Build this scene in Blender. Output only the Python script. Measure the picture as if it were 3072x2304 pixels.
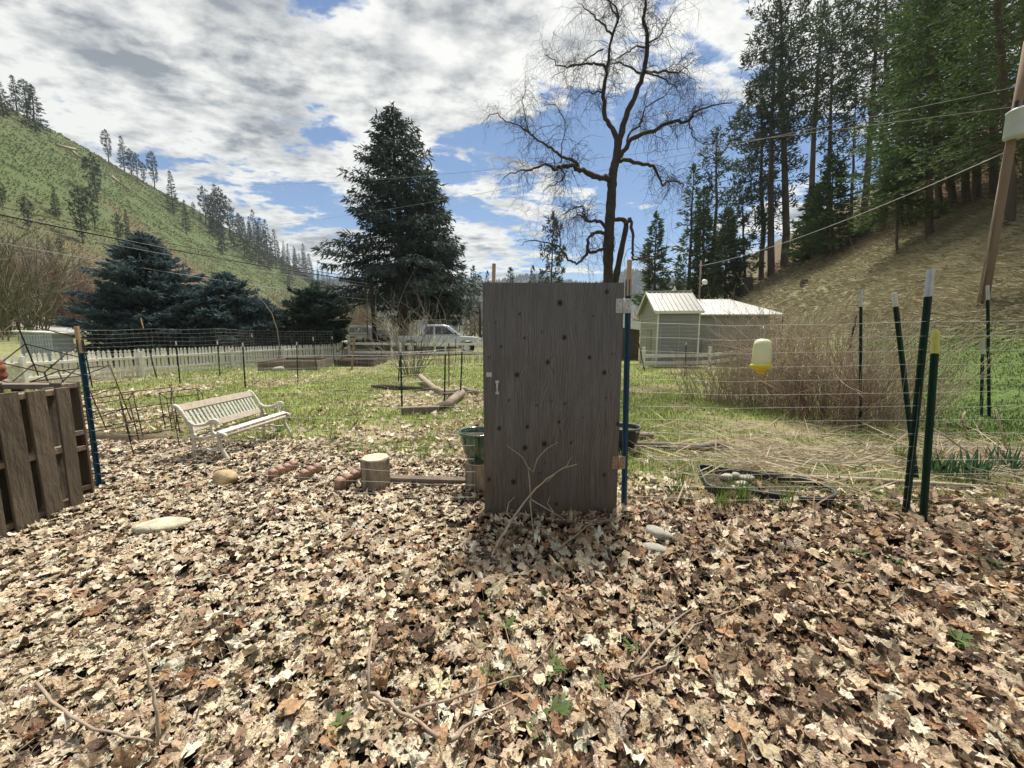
import bpy, math, random
import numpy as np
from mathutils import Vector, Matrix
R = math.radians
for _o in list(bpy.data.objects): bpy.data.objects.remove(_o)
scene = bpy.context.scene
COL = scene.collection
random.seed(11)
RNG = np.random.default_rng(7)

# ---------------------------------------------------------------- camera
CAM_Z, PITCH, FPX = 1.48, R(7.0), 1157.0          # eye height, downward tilt, focal length in photo pixels (3072 wide)
cam_d = bpy.data.cameras.new('camera'); cam = bpy.data.objects.new('camera', cam_d); COL.objects.link(cam)
cam.location = (0, 0, CAM_Z); cam.rotation_euler = (R(90) - PITCH, 0, 0)
cam_d.sensor_fit = 'HORIZONTAL'; cam_d.sensor_width = 36.0; cam_d.lens = 36.0 * FPX / 3072.0
cam_d.clip_start = 0.05; cam_d.clip_end = 6000
scene.camera = cam

# ---------------------------------------------------------------- sun, sky, exposure
SUN_EL, SUN_AZ = R(63), R(12)                      # azimuth clockwise from +Y (ahead of the camera)
sd = bpy.data.lights.new('sun', 'SUN'); sd.energy = 4.9; sd.angle = R(9.0); sd.color = (1.0, 0.95, 0.86)
sun = bpy.data.objects.new('sun', sd); COL.objects.link(sun)
_sv = Vector((math.sin(SUN_AZ) * math.cos(SUN_EL), math.cos(SUN_AZ) * math.cos(SUN_EL), math.sin(SUN_EL)))
sun.rotation_euler = (-_sv).to_track_quat('-Z', 'Y').to_euler()

world = bpy.data.worlds.new('World'); scene.world = world; world.use_nodes = True
world.cycles.sampling_method = 'MANUAL'; world.cycles.sample_map_resolution = 512
wt = world.node_tree; wt.nodes.clear()
class NT:
    """tiny helper to wire shader nodes"""
    def __init__(s, tree): s.t = tree
    def n(s, typ, **kw):
        nd = s.t.nodes.new(typ)
        for k, v in kw.items():
            if k.startswith('i_'):
                key = k[2:]; key = int(key) if key.isdigit() else key.replace('_', ' ')
                s.put(nd.inputs[key], v)
            else: setattr(nd, k, v)
        return nd
    def put(s, sock, v):
        if isinstance(v, bpy.types.NodeSocket): s.t.links.new(v, sock)
        elif isinstance(v, bpy.types.Node): s.t.links.new(v.outputs[0], sock)
        else: sock.default_value = v
    def m(s, op, a, b=0.0, c=None, clamp=False):
        nd = s.t.nodes.new('ShaderNodeMath'); nd.operation = op; nd.use_clamp = clamp
        s.put(nd.inputs[0], a); s.put(nd.inputs[1], b)
        if c is not None: s.put(nd.inputs[2], c)
        return nd.outputs[0]
    def vm(s, op, a, b):
        nd = s.t.nodes.new('ShaderNodeVectorMath'); nd.operation = op
        s.put(nd.inputs[0], a); s.put(nd.inputs[1], b)
        return nd.outputs['Value'] if op == 'DOT_PRODUCT' else nd.outputs[0]
    def noise(s, vec, scale, detail=4, rough=0.55, dist=0.0):
        nd = s.n('ShaderNodeTexNoise'); s.put(nd.inputs['Vector'], vec)
        nd.inputs['Scale'].default_value = scale; nd.inputs['Detail'].default_value = detail
        nd.inputs['Roughness'].default_value = rough; nd.inputs['Distortion'].default_value = dist
        return nd.outputs[0]
    def mix(s, f, a, b, blend='MIX'):
        nd = s.t.nodes.new('ShaderNodeMix'); nd.data_type = 'RGBA'; nd.blend_type = blend
        s.put(nd.inputs[0], f); s.put(nd.inputs[6], a); s.put(nd.inputs[7], b)
        return nd.outputs[2]
    def ramp(s, f, stops, interp='LINEAR'):
        nd = s.t.nodes.new('ShaderNodeValToRGB'); nd.color_ramp.interpolation = interp
        e = nd.color_ramp.elements
        while len(e) > 1: e.remove(e[-1])
        e[0].position, e[0].color = stops[0][0], c4(stops[0][1])
        for p, c in stops[1:]:
            k = e.new(p); k.color = c4(c)
        s.put(nd.inputs[0], f)
        return nd.outputs[0]
def c4(c):
    if isinstance(c, (int, float)): return (c, c, c, 1)
    return (c[0], c[1], c[2], 1)
def raydir(u, v):
    a = np.array([(u - 1536.0) / FPX, (1152.0 - v) / FPX])
    return np.array([a[0], math.cos(PITCH) + a[1] * math.sin(PITCH), -math.sin(PITCH) + a[1] * math.cos(PITCH)])

W = NT(wt)
tc = W.n('ShaderNodeTexCoord'); dirv = tc.outputs['Generated']
sky = W.n('ShaderNodeTexSky', sky_type='NISHITA', sun_disc=False, sun_elevation=SUN_EL, sun_rotation=SUN_AZ,
          altitude=400.0, air_density=1.0, dust_density=0.6, ozone_density=2.0)
sep = W.n('ShaderNodeSeparateXYZ', i_0=dirv)
zc = W.m('MAXIMUM', W.m('ADD', sep.outputs[2], 0.10), 0.03)
comb = W.n('ShaderNodeCombineXYZ')
W.put(comb.inputs[0], W.m('DIVIDE', sep.outputs[0], zc)); W.put(comb.inputs[1], W.m('DIVIDE', sep.outputs[1], zc))
pv = W.n('ShaderNodeMapping', i_0=comb.outputs[0]); pv.inputs['Location'].default_value = (3.1, 1.7, 0.0); pv.inputs['Rotation'].default_value = (0, 0, R(-28)); pv.inputs['Scale'].default_value = (1.0, 1.35, 1.0)
P = pv.outputs[0]
n_big = W.noise(P, 0.75, 2, 0.5, 0.0)
n_mid = W.noise(P, 2.6, 5, 0.60, 0.0)
n_fin = W.noise(P, 9.0, 4, 0.6, 0.0)
cov = W.m('ADD', W.m('MULTIPLY', n_big, 0.55), W.m('ADD', W.m('MULTIPLY', n_mid, 0.44), W.m('MULTIPLY', n_fin, 0.20)))
# broad banks and breaks of the cloud deck, as directions in the sky
def lobe(u, v, k, w):
    d = raydir(u, v); d = d / np.linalg.norm(d)
    g = W.m('POWER', W.m('MAXIMUM', W.vm('DOT_PRODUCT', dirv, tuple(d)), 0.0), k)
    return W.m('MULTIPLY', g, w)
for (u, v, k, w) in ((2020, 500, 60, -0.15), (1620, 450, 80, -0.13), (1850, 740, 260, -0.05), (980, 330, 500, -0.07), (700, 330, 700, -0.04), (1020, 620, 300, -0.07), (800, 430, 60, 0.06), (1180, 100, 60, 0.05), (2250, 130, 120, 0.06),
                     (1330, 490, 500, -0.09), (2300, 60, 500, -0.06), (960, -20, 500, -0.10), (500, 150, 24, 0.10), (1350, 150, 60, 0.08), (1500, -150, 30, 0.07)):
    cov = W.m('ADD', cov, lobe(u, v, k, w))
maskn = W.n('ShaderNodeMapRange', interpolation_type='SMOOTHSTEP', i_0=cov)
maskn.inputs[1].default_value = 0.548; maskn.inputs[2].default_value = 0.606
thick = W.n('ShaderNodeMapRange', interpolation_type='SMOOTHSTEP', i_0=cov)
thick.inputs[1].default_value = 0.60; thick.inputs[2].default_value = 0.80
n_shade = W.noise(P, 1.7, 4, 0.6, 0.0)
bell = W.m('MULTIPLY', W.m('SUBTRACT', W.m('ADD', W.m('MULTIPLY', n_shade, 0.75), W.m('MULTIPLY', n_fin, 0.25)), 0.47), 5.4)
shade = W.m('ADD', W.m('MULTIPLY', thick.outputs[0], 0.75), bell, clamp=True)
ccol = W.mix(shade, (6.3, 6.3, 6.0, 1), (1.55, 1.75, 2.0, 1))
# cloud glows where the sun stands behind it
gl = W.m('POWER', W.m('MAXIMUM', W.vm('DOT_PRODUCT', dirv, tuple(_sv)), 0.0), 5.0)
ccol = W.mix(W.m('MULTIPLY', W.m('MULTIPLY', gl, 0.9), W.m('SUBTRACT', 1.0, W.m('MULTIPLY', shade, 0.7))), ccol, (7.6, 7.5, 7.1, 1))
skyc = W.mix(1.0, sky.outputs[0], (0.50, 0.64, 0.74, 1), 'MULTIPLY')
full = W.mix(W.m('MULTIPLY', maskn.outputs[0], 0.97), skyc, ccol)
bg = W.n('ShaderNodeBackground', i_0=full); bg.inputs[1].default_value = 0.10
wo = W.n('ShaderNodeOutputWorld', i_0=bg.outputs[0])

scene.view_settings.view_transform = 'Standard'; scene.view_settings.look = 'None'
scene.view_settings.exposure = 0.6; scene.view_settings.gamma = 1.0; scene.view_settings.use_curve_mapping = False
scene.render.engine = 'CYCLES'
scene.cycles.max_bounces = 5; scene.cycles.diffuse_bounces = 2; scene.cycles.glossy_bounces = 2; scene.cycles.transmission_bounces = 4
scene.cycles.transparent_max_bounces = 8; scene.cycles.volume_bounces = 0; scene.cycles.caustics_reflective = False; scene.cycles.caustics_refractive = False
scene.cycles.use_denoising = True; scene.cycles.use_adaptive_sampling = True; scene.cycles.adaptive_threshold = 0.02
scene.cycles.sample_clamp_indirect = 4.0

# ---------------------------------------------------------------- terrain height
def sstep(a, b, x):
    t = np.clip((x - a) / (b - a), 0, 1); return t * t * (3 - 2 * t)
def splus(d, w): return 0.5 * (d + np.sqrt(d * d + w * w))
def smin(a, c, w): return c - splus(c - a, w) + (splus(c, w) - c)
def wob(x, y, f, s):
    return (np.sin(x * f + s) * np.cos(y * f * 1.13 + s * 2.3) + 0.5 * np.sin(x * f * 2.3 - y * f * 1.7 + s * 1.3) + 0.3 * np.cos(x * f * 4.1 + y * f * 3.7 + s)) / 1.8
def H(x, y):
    x = np.asarray(x, float); y = np.asarray(y, float)
    r = np.hypot(x, y)
    z = 0.02 * wob(x, y, 1.9, 0.4) * sstep(0.5, 2.5, r) + 0.03 * wob(x, y, 0.55, 1.4) * sstep(4, 9, r)
    n = 0.974 * x - 0.228 * y                                   # hillside to the right of the garden
    d = n - (6.8 + 0.07 * np.clip(y - 8, 0, 22))
    rz = 0.75 * (splus(d, 1.6) - 0.35 * np.exp(-np.abs(d) / 2.5))
    rz = np.maximum(rz, 0)
    rz = smin(rz, 46, 14)
    rz = rz + 0.25 * wob(x, y, 0.35, 2.0) * sstep(1.0, 5.0, d)
    pad = sstep(-1.2, 0.2, x - 8.5) * sstep(-0.8, 0.1, 16.6 - x) * sstep(-1, 0.4, y - 19.0) * sstep(-0.8, 0.2, 27.0 - y)
    rz = rz * (1 - pad * (1 - 0.12))
    e = -0.9763 * x - 0.2164 * y; tt = -0.2164 * x + 0.9763 * y  # grassy hill across the valley, to the left
    crest = 82.0 * (1 + 0.10 * sstep(60, 200, tt) - 0.62 * sstep(260, 900, tt)) + 3.0 * wob(x, y, 0.013, 0.7)
    lz = 0.86 * (splus(e - 47, 12) - 36 / np.maximum(np.abs(e - 47), 36))
    lz = np.maximum(lz, 0)
    lz = smin(lz, crest, 9)
    lz = np.maximum(lz, 0) + (1.0 * wob(x, y, 0.06, 0.2) + 0.5 * wob(x, y, 0.17, 3.2)) * sstep(50, 66, e)
    fr = (165 + 26 * np.sin(x * 0.0052 + 1.2) + 9 * np.sin(x * 0.021)) * np.exp(-((y - 1350) / 300.0) ** 2)
    emb = 0.25 * sstep(23.5, 26.5, y) + 0.75 * sstep(31.0, 34.5, y)
    return z + rz + lz + fr + emb * sstep(16, 11, x)
def h(x, y): return float(H(x, y))
def at(u, v, y):
    """world point seen at photo pixel (u, v) at forward distance y"""
    d = raydir(u, v); t = y / d[1]
    return Vector((d[0] * t, y, CAM_Z + d[2] * t))
_TS = np.geomspace(0.8, 2500, 650)
def gnd(u, v):
    """where the sight line through a photo pixel meets the terrain"""
    d = raydir(u, v); ts = _TS
    for _ in range(3):
        g = CAM_Z + d[2] * ts < H(d[0] * ts, d[1] * ts)
        k = int(np.argmax(g)) if g.any() else len(ts) - 1
        ts = np.linspace(ts[max(k - 1, 0)], ts[k], 40)
    t = ts[-1]
    return Vector((d[0] * t, d[1] * t, h(d[0] * t, d[1] * t)))

# ---------------------------------------------------------------- mesh helpers
ORG = {}
def link(o, parent=None):
    COL.objects.link(o)
    if parent is not None:
        o.parent = parent
        if parent.name in ORG: ORG[o.name] = ORG[parent.name]
    return o
def tag(o, label, cat=None, group=None, kind=None):
    if label: o['label'] = label
    if cat: o['category'] = cat
    if group: o['group'] = group
    if kind: o['kind'] = kind
    return o
def thing(name, label, cat, loc=(0, 0, 0), rz=0.0, group=None, local=False):
    o = bpy.data.objects.new(name, None); COL.objects.link(o)
    o.empty_display_size = 0.1; o.location = loc; o.rotation_euler = (0, 0, rz)
    tag(o, label, cat, group)
    if not local: ORG[o.name] = Vector(loc)
    return o
def frame(d, up=Vector((0, 0, 1))):
    d = Vector(d).normalized()
    s = d.cross(up)
    if s.length < 1e-4: s = d.cross(Vector((1, 0, 0)))
    s.normalize(); return d, s, s.cross(d).normalized()
class MB:
    def __init__(s): s.v = []; s.f = []
    def add(s, vs, fs):
        o = len(s.v); s.v += [tuple(p) for p in vs]; s.f += [tuple(o + i for i in q) for q in fs]; return s
    def box(s, c, sz, M=None):
        x, y, z = sz[0] / 2, sz[1] / 2, sz[2] / 2
        vs = [Vector((a * x, b * y, d * z)) for d in (-1, 1) for b in (-1, 1) for a in (-1, 1)]
        if M is not None: vs = [M @ p for p in vs]
        c = Vector(c)
        return s.add([p + c for p in vs], [(0, 2, 3, 1), (4, 5, 7, 6), (0, 1, 5, 4), (2, 6, 7, 3), (0, 4, 6, 2), (1, 3, 7, 5)])
    def bar(s, a, b, w, t, up=Vector((0, 0, 1))):
        """box from a to b, w wide sideways, t thick towards up"""
        a, b = Vector(a), Vector(b); d, sd, u = frame(b - a, up)
        vs = [p + sd * (i * w / 2) + u * (j * t / 2) for p in (a, b) for j in (-1, 1) for i in (-1, 1)]
        return s.add(vs, [(0, 2, 3, 1), (4, 5, 7, 6), (0, 1, 5, 4), (2, 6, 7, 3), (0, 4, 6, 2), (1, 3, 7, 5)])
    def tube(s, pts, rad, n=6, flat=None, cap=True):
        pts = [Vector(p) for p in pts]; k = len(pts)
        if not hasattr(rad, '__len__'): rad = [rad] * k
        o = len(s.v); prev = None
        for i, p in enumerate(pts):
            d = (pts[min(i + 1, k - 1)] - pts[max(i - 1, 0)])
            if d.length < 1e-9: d = Vector((0, 0, 1))
            d.normalize()
            if prev is None: _, a, b = frame(d)
            else:
                a = prev - d * prev.dot(d)
                if a.length < 1e-6: _, a, b = frame(d)
                a.normalize(); b = a.cross(d) * -1
                b = d.cross(a)
            prev = a
            if i == 0 and b is not None: b = d.cross(a)
            for j in range(n):
                t = 2 * math.pi * j / n
                s.v.append(tuple(p + (a * math.cos(t) + b * math.sin(t) * (flat or 1)) * rad[i]))
        for i in range(k - 1):
            for j in range(n):
                j2 = (j + 1) % n
                s.f.append((o + i * n + j, o + i * n + j2, o + (i + 1) * n + j2, o + (i + 1) * n + j))
        if cap:
            s.f.append(tuple(o + j for j in reversed(range(n)))); s.f.append(tuple(o + (k - 1) * n + j for j in range(n)))
        return s
    def lathe(s, prof, n=20, c=(0, 0, 0), jit=None, closed=True):
        o = len(s.v); c = Vector(c); k = len(prof)
        for i, (r, z) in enumerate(prof):
            for j in range(n):
                t = 2 * math.pi * j / n; q = 1.0 if jit is None else jit(i, j)
                s.v.append(tuple(c + Vector((r * q * math.cos(t), r * q * math.sin(t), z))))
        for i in range(k - 1):
            for j in range(n):
                j2 = (j + 1) % n
                s.f.append((o + i * n + j, o + i * n + j2, o + (i + 1) * n + j2, o + (i + 1) * n + j))
        if closed:
            s.f.append(tuple(o + j for j in reversed(range(n)))); s.f.append(tuple(o + (k - 1) * n + j for j in range(n)))
        return s
    def prism(s, poly, t, M=None):
        """polygon in local x,z extruded +-t/2 along local y"""
        n = len(poly); vs = [Vector((p[0], sg * t / 2, p[1])) for sg in (-1, 1) for p in poly]
        if M is not None: vs = [M @ p for p in vs]
        fs = [tuple(range(n)), tuple(n + i for i in reversed(range(n)))]
        fs += [((i + 1) % n, i, n + i, n + (i + 1) % n) for i in range(n)]
        return s.add(vs, fs)
    def obj(s, name, mat, parent=None, smooth=False, bevel=0.0):
        me = bpy.data.meshes.new(name)
        v = s.v
        if parent is not None and parent.name in ORG:
            q = ORG[parent.name]; v = [(p[0] - q[0], p[1] - q[1], p[2] - q[2]) for p in v]
        me.from_pydata(v, [], s.f); me.materials.append(MAT[mat] if isinstance(mat, str) else mat)
        if smooth: me.polygons.foreach_set('use_smooth', [True] * len(me.polygons))
        o = bpy.data.objects.new(name, me); link(o, parent)
        if bevel:
            b = o.modifiers.new('bevel', 'BEVEL'); b.width = bevel; b.segments = 1; b.limit_method = 'ANGLE'; b.angle_limit = R(40)
        return o
def npmesh(name, V, F, mat, parent=None, col=None, smooth=False):
    """large mesh from arrays: F is (M,3) or (M,4)"""
    V = np.asarray(V, np.float32).reshape(-1, 3); F = np.asarray(F, np.int32); k = F.shape[1]
    if parent is not None and parent.name in ORG: V = V - np.array(ORG[parent.name], np.float32)
    me = bpy.data.meshes.new(name); me.vertices.add(len(V)); me.vertices.foreach_set('co', V.ravel())
    me.loops.add(F.size); me.loops.foreach_set('vertex_index', F.ravel())
    me.polygons.add(len(F)); me.polygons.foreach_set('loop_start', np.arange(0, F.size, k, dtype=np.int32))
    me.polygons.foreach_set('loop_total', np.full(len(F), k, np.int32))
    if smooth: me.polygons.foreach_set('use_smooth', np.ones(len(F), bool))
    me.update(calc_edges=True)
    if col is not None:
        a = me.color_attributes.new('Col', 'FLOAT_COLOR', 'POINT'); c = np.ones((len(V), 4), np.float32); c[:, :3] = col; a.data.foreach_set('color', c.ravel())
    me.materials.append(MAT[mat] if isinstance(mat, str) else mat)
    o = bpy.data.objects.new(name, me); link(o, parent); return o
def nrm(a): return a / np.maximum(np.linalg.norm(a, axis=-1, keepdims=True), 1e-9)
def kites(Pos, D, L, Wd, rng, side=None, wide=0.45):
    """leaf-sized four-cornered faces: base, flank, tip, flank"""
    n = len(Pos); D = nrm(D)
    if side is None: side = nrm(np.cross(D, rng.normal(size=(n, 3))))
    L = np.broadcast_to(L, (n,))[:, None]; Wd = np.broadcast_to(Wd, (n,))[:, None]
    a = Pos; m = Pos + D * L * wide
    V = np.stack([a, m + side * Wd / 2, Pos + D * L, m - side * Wd / 2], 1).reshape(-1, 3)
    F = (np.arange(n)[:, None] * 4 + np.arange(4)[None]).astype(np.int32)
    return V, F
def blades(Pos, Hh, Wd, lean, rng):
    """grass blades: five vertices, three triangles, bent over by lean"""
    n = len(Pos); az = rng.uniform(0, 2 * np.pi, n); d = np.stack([np.cos(az), np.sin(az), np.zeros(n)], 1); s = np.stack([-np.sin(az), np.cos(az), np.zeros(n)], 1)
    Hh = np.broadcast_to(Hh, (n,))[:, None]; Wd = np.broadcast_to(Wd, (n,))[:, None]; lean = np.broadcast_to(lean, (n,))[:, None]
    up = np.array([[0, 0, 1.0]])
    p1 = Pos + up * Hh * (0.55 - 0.2 * np.minimum(lean, 1.5)) + d * Hh * lean * 0.28
    p2 = Pos + up * Hh * (1.0 - 0.55 * np.minimum(lean, 1.7)) + d * Hh * lean * 0.75
    V = np.stack([Pos - s * Wd / 2, Pos + s * Wd / 2, p1 - s * Wd * .4, p1 + s * Wd * .4, p2], 1).reshape(-1, 3)
    b = np.arange(n)[:, None] * 5
    F = np.concatenate([b + np.array([[0, 1, 3]]), b + np.array([[0, 3, 2]]), b + np.array([[2, 3, 4]])], 0).astype(np.int32)
    return V, F
class TB:
    """many thin tapering tubes joined in one mesh"""
    def __init__(s, n=3): s.n = n; s.V = []; s.F = []; s.o = 0
    def add(s, pts, rad):
        pts = np.asarray(pts, float); k = len(pts); rad = np.broadcast_to(np.asarray(rad, float), (k,))
        t = nrm(np.gradient(pts, axis=0)); ref = np.array([0.31, 0.17, 0.93]) if abs(t[:, 2]).mean() < 0.8 else np.array([0.9, 0.3, 0.1])
        a = nrm(np.cross(t, ref)); b = np.cross(t, a)
        th = np.arange(s.n) * 2 * np.pi / s.n
        V = pts[:, None] + (a[:, None] * np.cos(th)[None, :, None] + b[:, None] * np.sin(th)[None, :, None]) * rad[:, None, None]
        i = np.arange(k - 1)[:, None] * s.n; j = np.arange(s.n)[None]; j2 = (j + 1) % s.n
        F = np.stack([i + j, i + j2, i + s.n + j2, i + s.n + j], -1).reshape(-1, 4) + s.o
        s.V.append(V.reshape(-1, 3)); s.F.append(F); s.o += k * s.n
    def obj(s, name, mat, parent=None, smooth=True):
        return npmesh(name, np.concatenate(s.V), np.concatenate(s.F), mat, parent, smooth=smooth)
def copy_tree(o, parent=None):
    c = o.copy(); COL.objects.link(c)
    if parent is not None: c.parent = parent
    for ch in o.children: copy_tree(ch, c)
    return c

# ---------------------------------------------------------------- materials
MAT = {}
def mat(name, col, rough=0.85, var=0.25, scale=6.0, bump=0.0, bscale=40.0, metal=0.0, col2=None, stretch=(1, 1, 1), attr=False, trans=0.0, spec=0.3, coat=0.0, detail=5):
    m = bpy.data.materials.new(name); m.use_nodes = True; N = NT(m.node_tree); m.node_tree.nodes.clear()
    tcn = N.n('ShaderNodeTexCoord'); mp = N.n('ShaderNodeMapping', i_0=tcn.outputs['Object']); mp.inputs['Scale'].default_value = stretch
    nz = N.noise(mp.outputs[0], scale, detail, 0.6, 0.2)
    if attr:
        at_ = N.n('ShaderNodeAttribute', attribute_name='Col'); base = at_.outputs[0]
    elif col2 is not None:
        f = N.n('ShaderNodeMapRange', interpolation_type='SMOOTHSTEP', i_0=nz); f.inputs[1].default_value = 0.38; f.inputs[2].default_value = 0.62
        base = N.mix(f.outputs[0], c4(col), c4(col2))
    else: base = c4(col)
    k = N.m('ADD', N.m('MULTIPLY', N.m('SUBTRACT', nz, 0.5), var * 4), 1.0)
    cc = N.n('ShaderNodeCombineColor'); [N.put(cc.inputs[i], k) for i in range(3)]
    base = N.mix(1.0, base, cc.outputs[0], 'MULTIPLY')
    b = N.n('ShaderNodeBsdfPrincipled'); N.put(b.inputs['Base Color'], base)
    b.inputs['Roughness'].default_value = rough; b.inputs['Metallic'].default_value = metal; b.inputs['Specular IOR Level'].default_value = spec
    if coat: b.inputs['Coat Weight'].default_value = coat; b.inputs['Coat Roughness'].default_value = 0.08
    if bump:
        nb = N.noise(mp.outputs[0], bscale, 4, 0.6); bp = N.n('ShaderNodeBump', i_Height=nb); bp.inputs['Strength'].default_value = bump; bp.inputs['Distance'].default_value = 0.02
        N.put(b.inputs['Normal'], bp.outputs[0])
    out = N.n('ShaderNodeOutputMaterial')
    if trans:
        tr = N.n('ShaderNodeBsdfTranslucent'); N.put(tr.inputs[0], base)
        mx = N.n('ShaderNodeMixShader'); mx.inputs[0].default_value = trans; N.put(mx.inputs[1], b.outputs[0]); N.put(mx.inputs[2], tr.outputs[0]); N.put(out.inputs[0], mx.outputs[0])
    else: N.put(out.inputs[0], b.outputs[0])
    MAT[name] = m; return m
mat('foliage', (.05, .08, .04), 0.7, 0.15, 3.0, attr=True, trans=0.28)
mat('leaf_litter', (.4, .3, .2), 0.8, 0.38, 38.0, attr=True, trans=0.10, bump=0.8, bscale=75.0)
mat('grass_blade', (.1, .2, .03), 0.65, 0.15, 3.0, attr=True, trans=0.35)
mat('weathered_wood', (.26, .21, .16), 0.9, 0.25, 5.0, bump=0.5, bscale=22, col2=(.17, .135, .105), stretch=(1, 1, .18))
mat('pallet_wood', (.185, .15, .11), 0.9, 0.3, 5.0, bump=0.6, bscale=30, col2=(.10, .082, .062), stretch=(1, 1, .25))
mat('dark_wood', (.10, .075, .055), 0.9, 0.3, 6.0, bump=0.5, bscale=30)
mat('fresh_wood', (.50, .36, .20), 0.85, 0.15, 8.0, stretch=(1, 1, .15))
mat('cut_wood', (.56, .47, .33), 0.85, 0.18, 14.0)
mat('log_bark', (.18, .14, .10), 0.95, 0.4, 9.0, bump=1.0, bscale=26, col2=(.27, .22, .165), stretch=(1, 1, .3))
mat('pale_log', (.42, .35, .26), 0.9, 0.3, 6.0, bump=0.6, bscale=24, col2=(.27, .21, .15))
mat('dark_log', (.085, .066, .05), 0.95, 0.4, 7.0, bump=0.7, bscale=24)
mat('twig', (.30, .23, .17), 0.85, 0.3, 14.0)
mat('twig_pale', (.40, .32, .23), 0.85, 0.25, 14.0)
mat('cane', (.37, .29, .21), 0.8, 0.3, 8.0)
mat('cane_red', (.24, .155, .115), 0.75, 0.3, 8.0)
mat('straw', (.42, .345, .21), 0.8, 0.25, 9.0, attr=True, trans=0.15)
mat('willow_bark', (.060, .050, .043), 0.9, 0.35, 10.0, bump=0.8, bscale=20, stretch=(1, 1, .4))
mat('willow_twig', (.050, .040, .034), 0.85, 0.2, 8.0)
mat('pine_bark', (.10, .078, .060), 0.95, 0.35, 2.0, bump=0.8, bscale=6, stretch=(1, 1, .35))
mat('thicket_twig', (.27, .215, .155), 0.9, 0.2, 2.0)
mat('thicket_grey', (.25, .225, .19), 0.9, 0.2, 2.0)
mat('thicket_twig_red', (.25, .16, .125), 0.9, 0.2, 2.0)
mat('thicket_twig_olive', (.16, .155, .085), 0.9, 0.2, 2.0)
mat('white_paint', (.80, .79, .73), 0.7, 0.10, 7.0, col2=(.70, .68, .60), stretch=(1, 1, .35), bump=0.2)
mat('white_paint_worn', (.84, .83, .78), 0.75, 0.10, 9.0, col2=(.72, .70, .62), stretch=(1, 1, .4), bump=0.25)
mat('bench_paint', (.76, .74, .65), 0.65, 0.12, 16.0, col2=(.58, .54, .44), bump=0.3)
mat('bench_wood', (.56, .49, .40), 0.75, 0.14, 18.0, col2=(.44, .37, .29), bump=0.3)
mat('bench_slat', (.60, .63, .55), 0.65, 0.12, 16.0, col2=(.46, .47, .39), bump=0.3)
mat('post_blue', (.012, .065, .125), 0.45, 0.2, 9.0, spec=0.5)
mat('post_green', (.010, .040, .028), 0.45, 0.25, 9.0, spec=0.5)
mat('post_black', (.018, .022, .022), 0.5, 0.25, 9.0, spec=0.4)
mat('post_rust', (.22, .085, .045), 0.8, 0.3, 12.0)
mat('tip_silver', (.60, .64, .66), 0.5, 0.12, 14.0)
mat('tip_white', (.74, .74, .70), 0.6, 0.12, 14.0)
mat('tip_yellow', (.66, .66, .20), 0.6, 0.12, 14.0)
mat('galvanized', (.46, .47, .46), 0.45, 0.15, 30.0, metal=0.6)
mat('galvanized_bright', (.66, .66, .63), 0.4, 0.12, 30.0, metal=0.5)
mat('hinge_metal', (.56, .56, .53), 0.5, 0.15, 30.0, metal=0.35)
mat('hinge_rust', (.36, .25, .17), 0.7, 0.2, 30.0, metal=0.2)
mat('rusty_wire', (.060, .038, .026), 0.85, 0.3, 20.0)
mat('screw_dark', (.04, .035, .03), 0.6, 0.1, 20.0)
mat('green_glaze', (.012, .062, .030), 0.14, 0.3, 8.0, spec=0.6, coat=0.8)
mat('dark_pot', (.030, .030, .032), 0.4, 0.2, 8.0)
mat('pot_rim', (.11, .115, .11), 0.35, 0.2, 8.0)
mat('soil', (.055, .04, .028), 0.95, 0.35, 18.0, bump=0.9, bscale=40)
mat('terracotta_pink', (.42, .27, .205), 0.9, 0.25, 14.0, col2=(.34, .215, .16), bump=0.3)
mat('terracotta_dark', (.27, .095, .055), 0.8, 0.2, 12.0, bump=0.3)
mat('tan_stone', (.44, .31, .165), 0.85, 0.22, 9.0, bump=0.4, col2=(.52, .42, .26))
mat('pale_stone', (.46, .42, .32), 0.95, 0.25, 9.0, bump=0.7, col2=(.53, .50, .34))
mat('grey_stone', (.40, .37, .31), 0.9, 0.2, 9.0, bump=0.5, col2=(.32, .30, .25))
mat('black_plastic', (.022, .026, .030), 0.35, 0.25, 9.0, spec=0.5)
mat('plastic_rim', (.085, .095, .10), 0.4, 0.2, 9.0, spec=0.5)
mat('siding', (.30, .30, .295), 0.6, 0.06, 3.0)  # front of the cream shed: its shade is put into this greyer tone
mat('siding_cream', (.38, .37, .325), 0.6, 0.06, 3.0)
mat('siding_grey', (.30, .30, .295), 0.7, 0.08, 3.0)
mat('roof_metal', (.29, .285, .25), 0.45, 0.10, 2.0, metal=0.15, spec=0.5)
mat('roof_white', (.78, .77, .73), 0.5, 0.05, 1.0, spec=0.5)
mat('metal_shed', (.42, .46, .50), 0.55, 0.14, 2.5, metal=0.2, stretch=(1, 1, .3))
mat('truck_silver', (.50, .53, .55), 0.32, 0.04, 2.0, metal=0.55, coat=0.6)
mat('vehicle_white', (.72, .71, .66), 0.4, 0.05, 2.0, coat=0.4)
mat('glass_dark', (.025, .032, .038), 0.08, 0.1, 2.0, spec=0.8)
mat('glass_sky', (.30, .36, .40), 0.06, 0.1, 2.0, spec=0.9)
mat('tyre', (.018, .018, .018), 0.85, 0.2, 9.0)
mat('alloy', (.52, .53, .53), 0.35, 0.1, 9.0, metal=0.7)
mat('chrome', (.62, .63, .62), 0.2, 0.05, 9.0, metal=0.9)
mat('tail_red', (.42, .02, .03), 0.25, 0.1, 9.0)
mat('black_trim', (.02, .02, .02), 0.6, 0.1, 9.0)
mat('asphalt', (.36, .35, .33), 0.9, 0.12, 3.0, bump=0.3)
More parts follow.
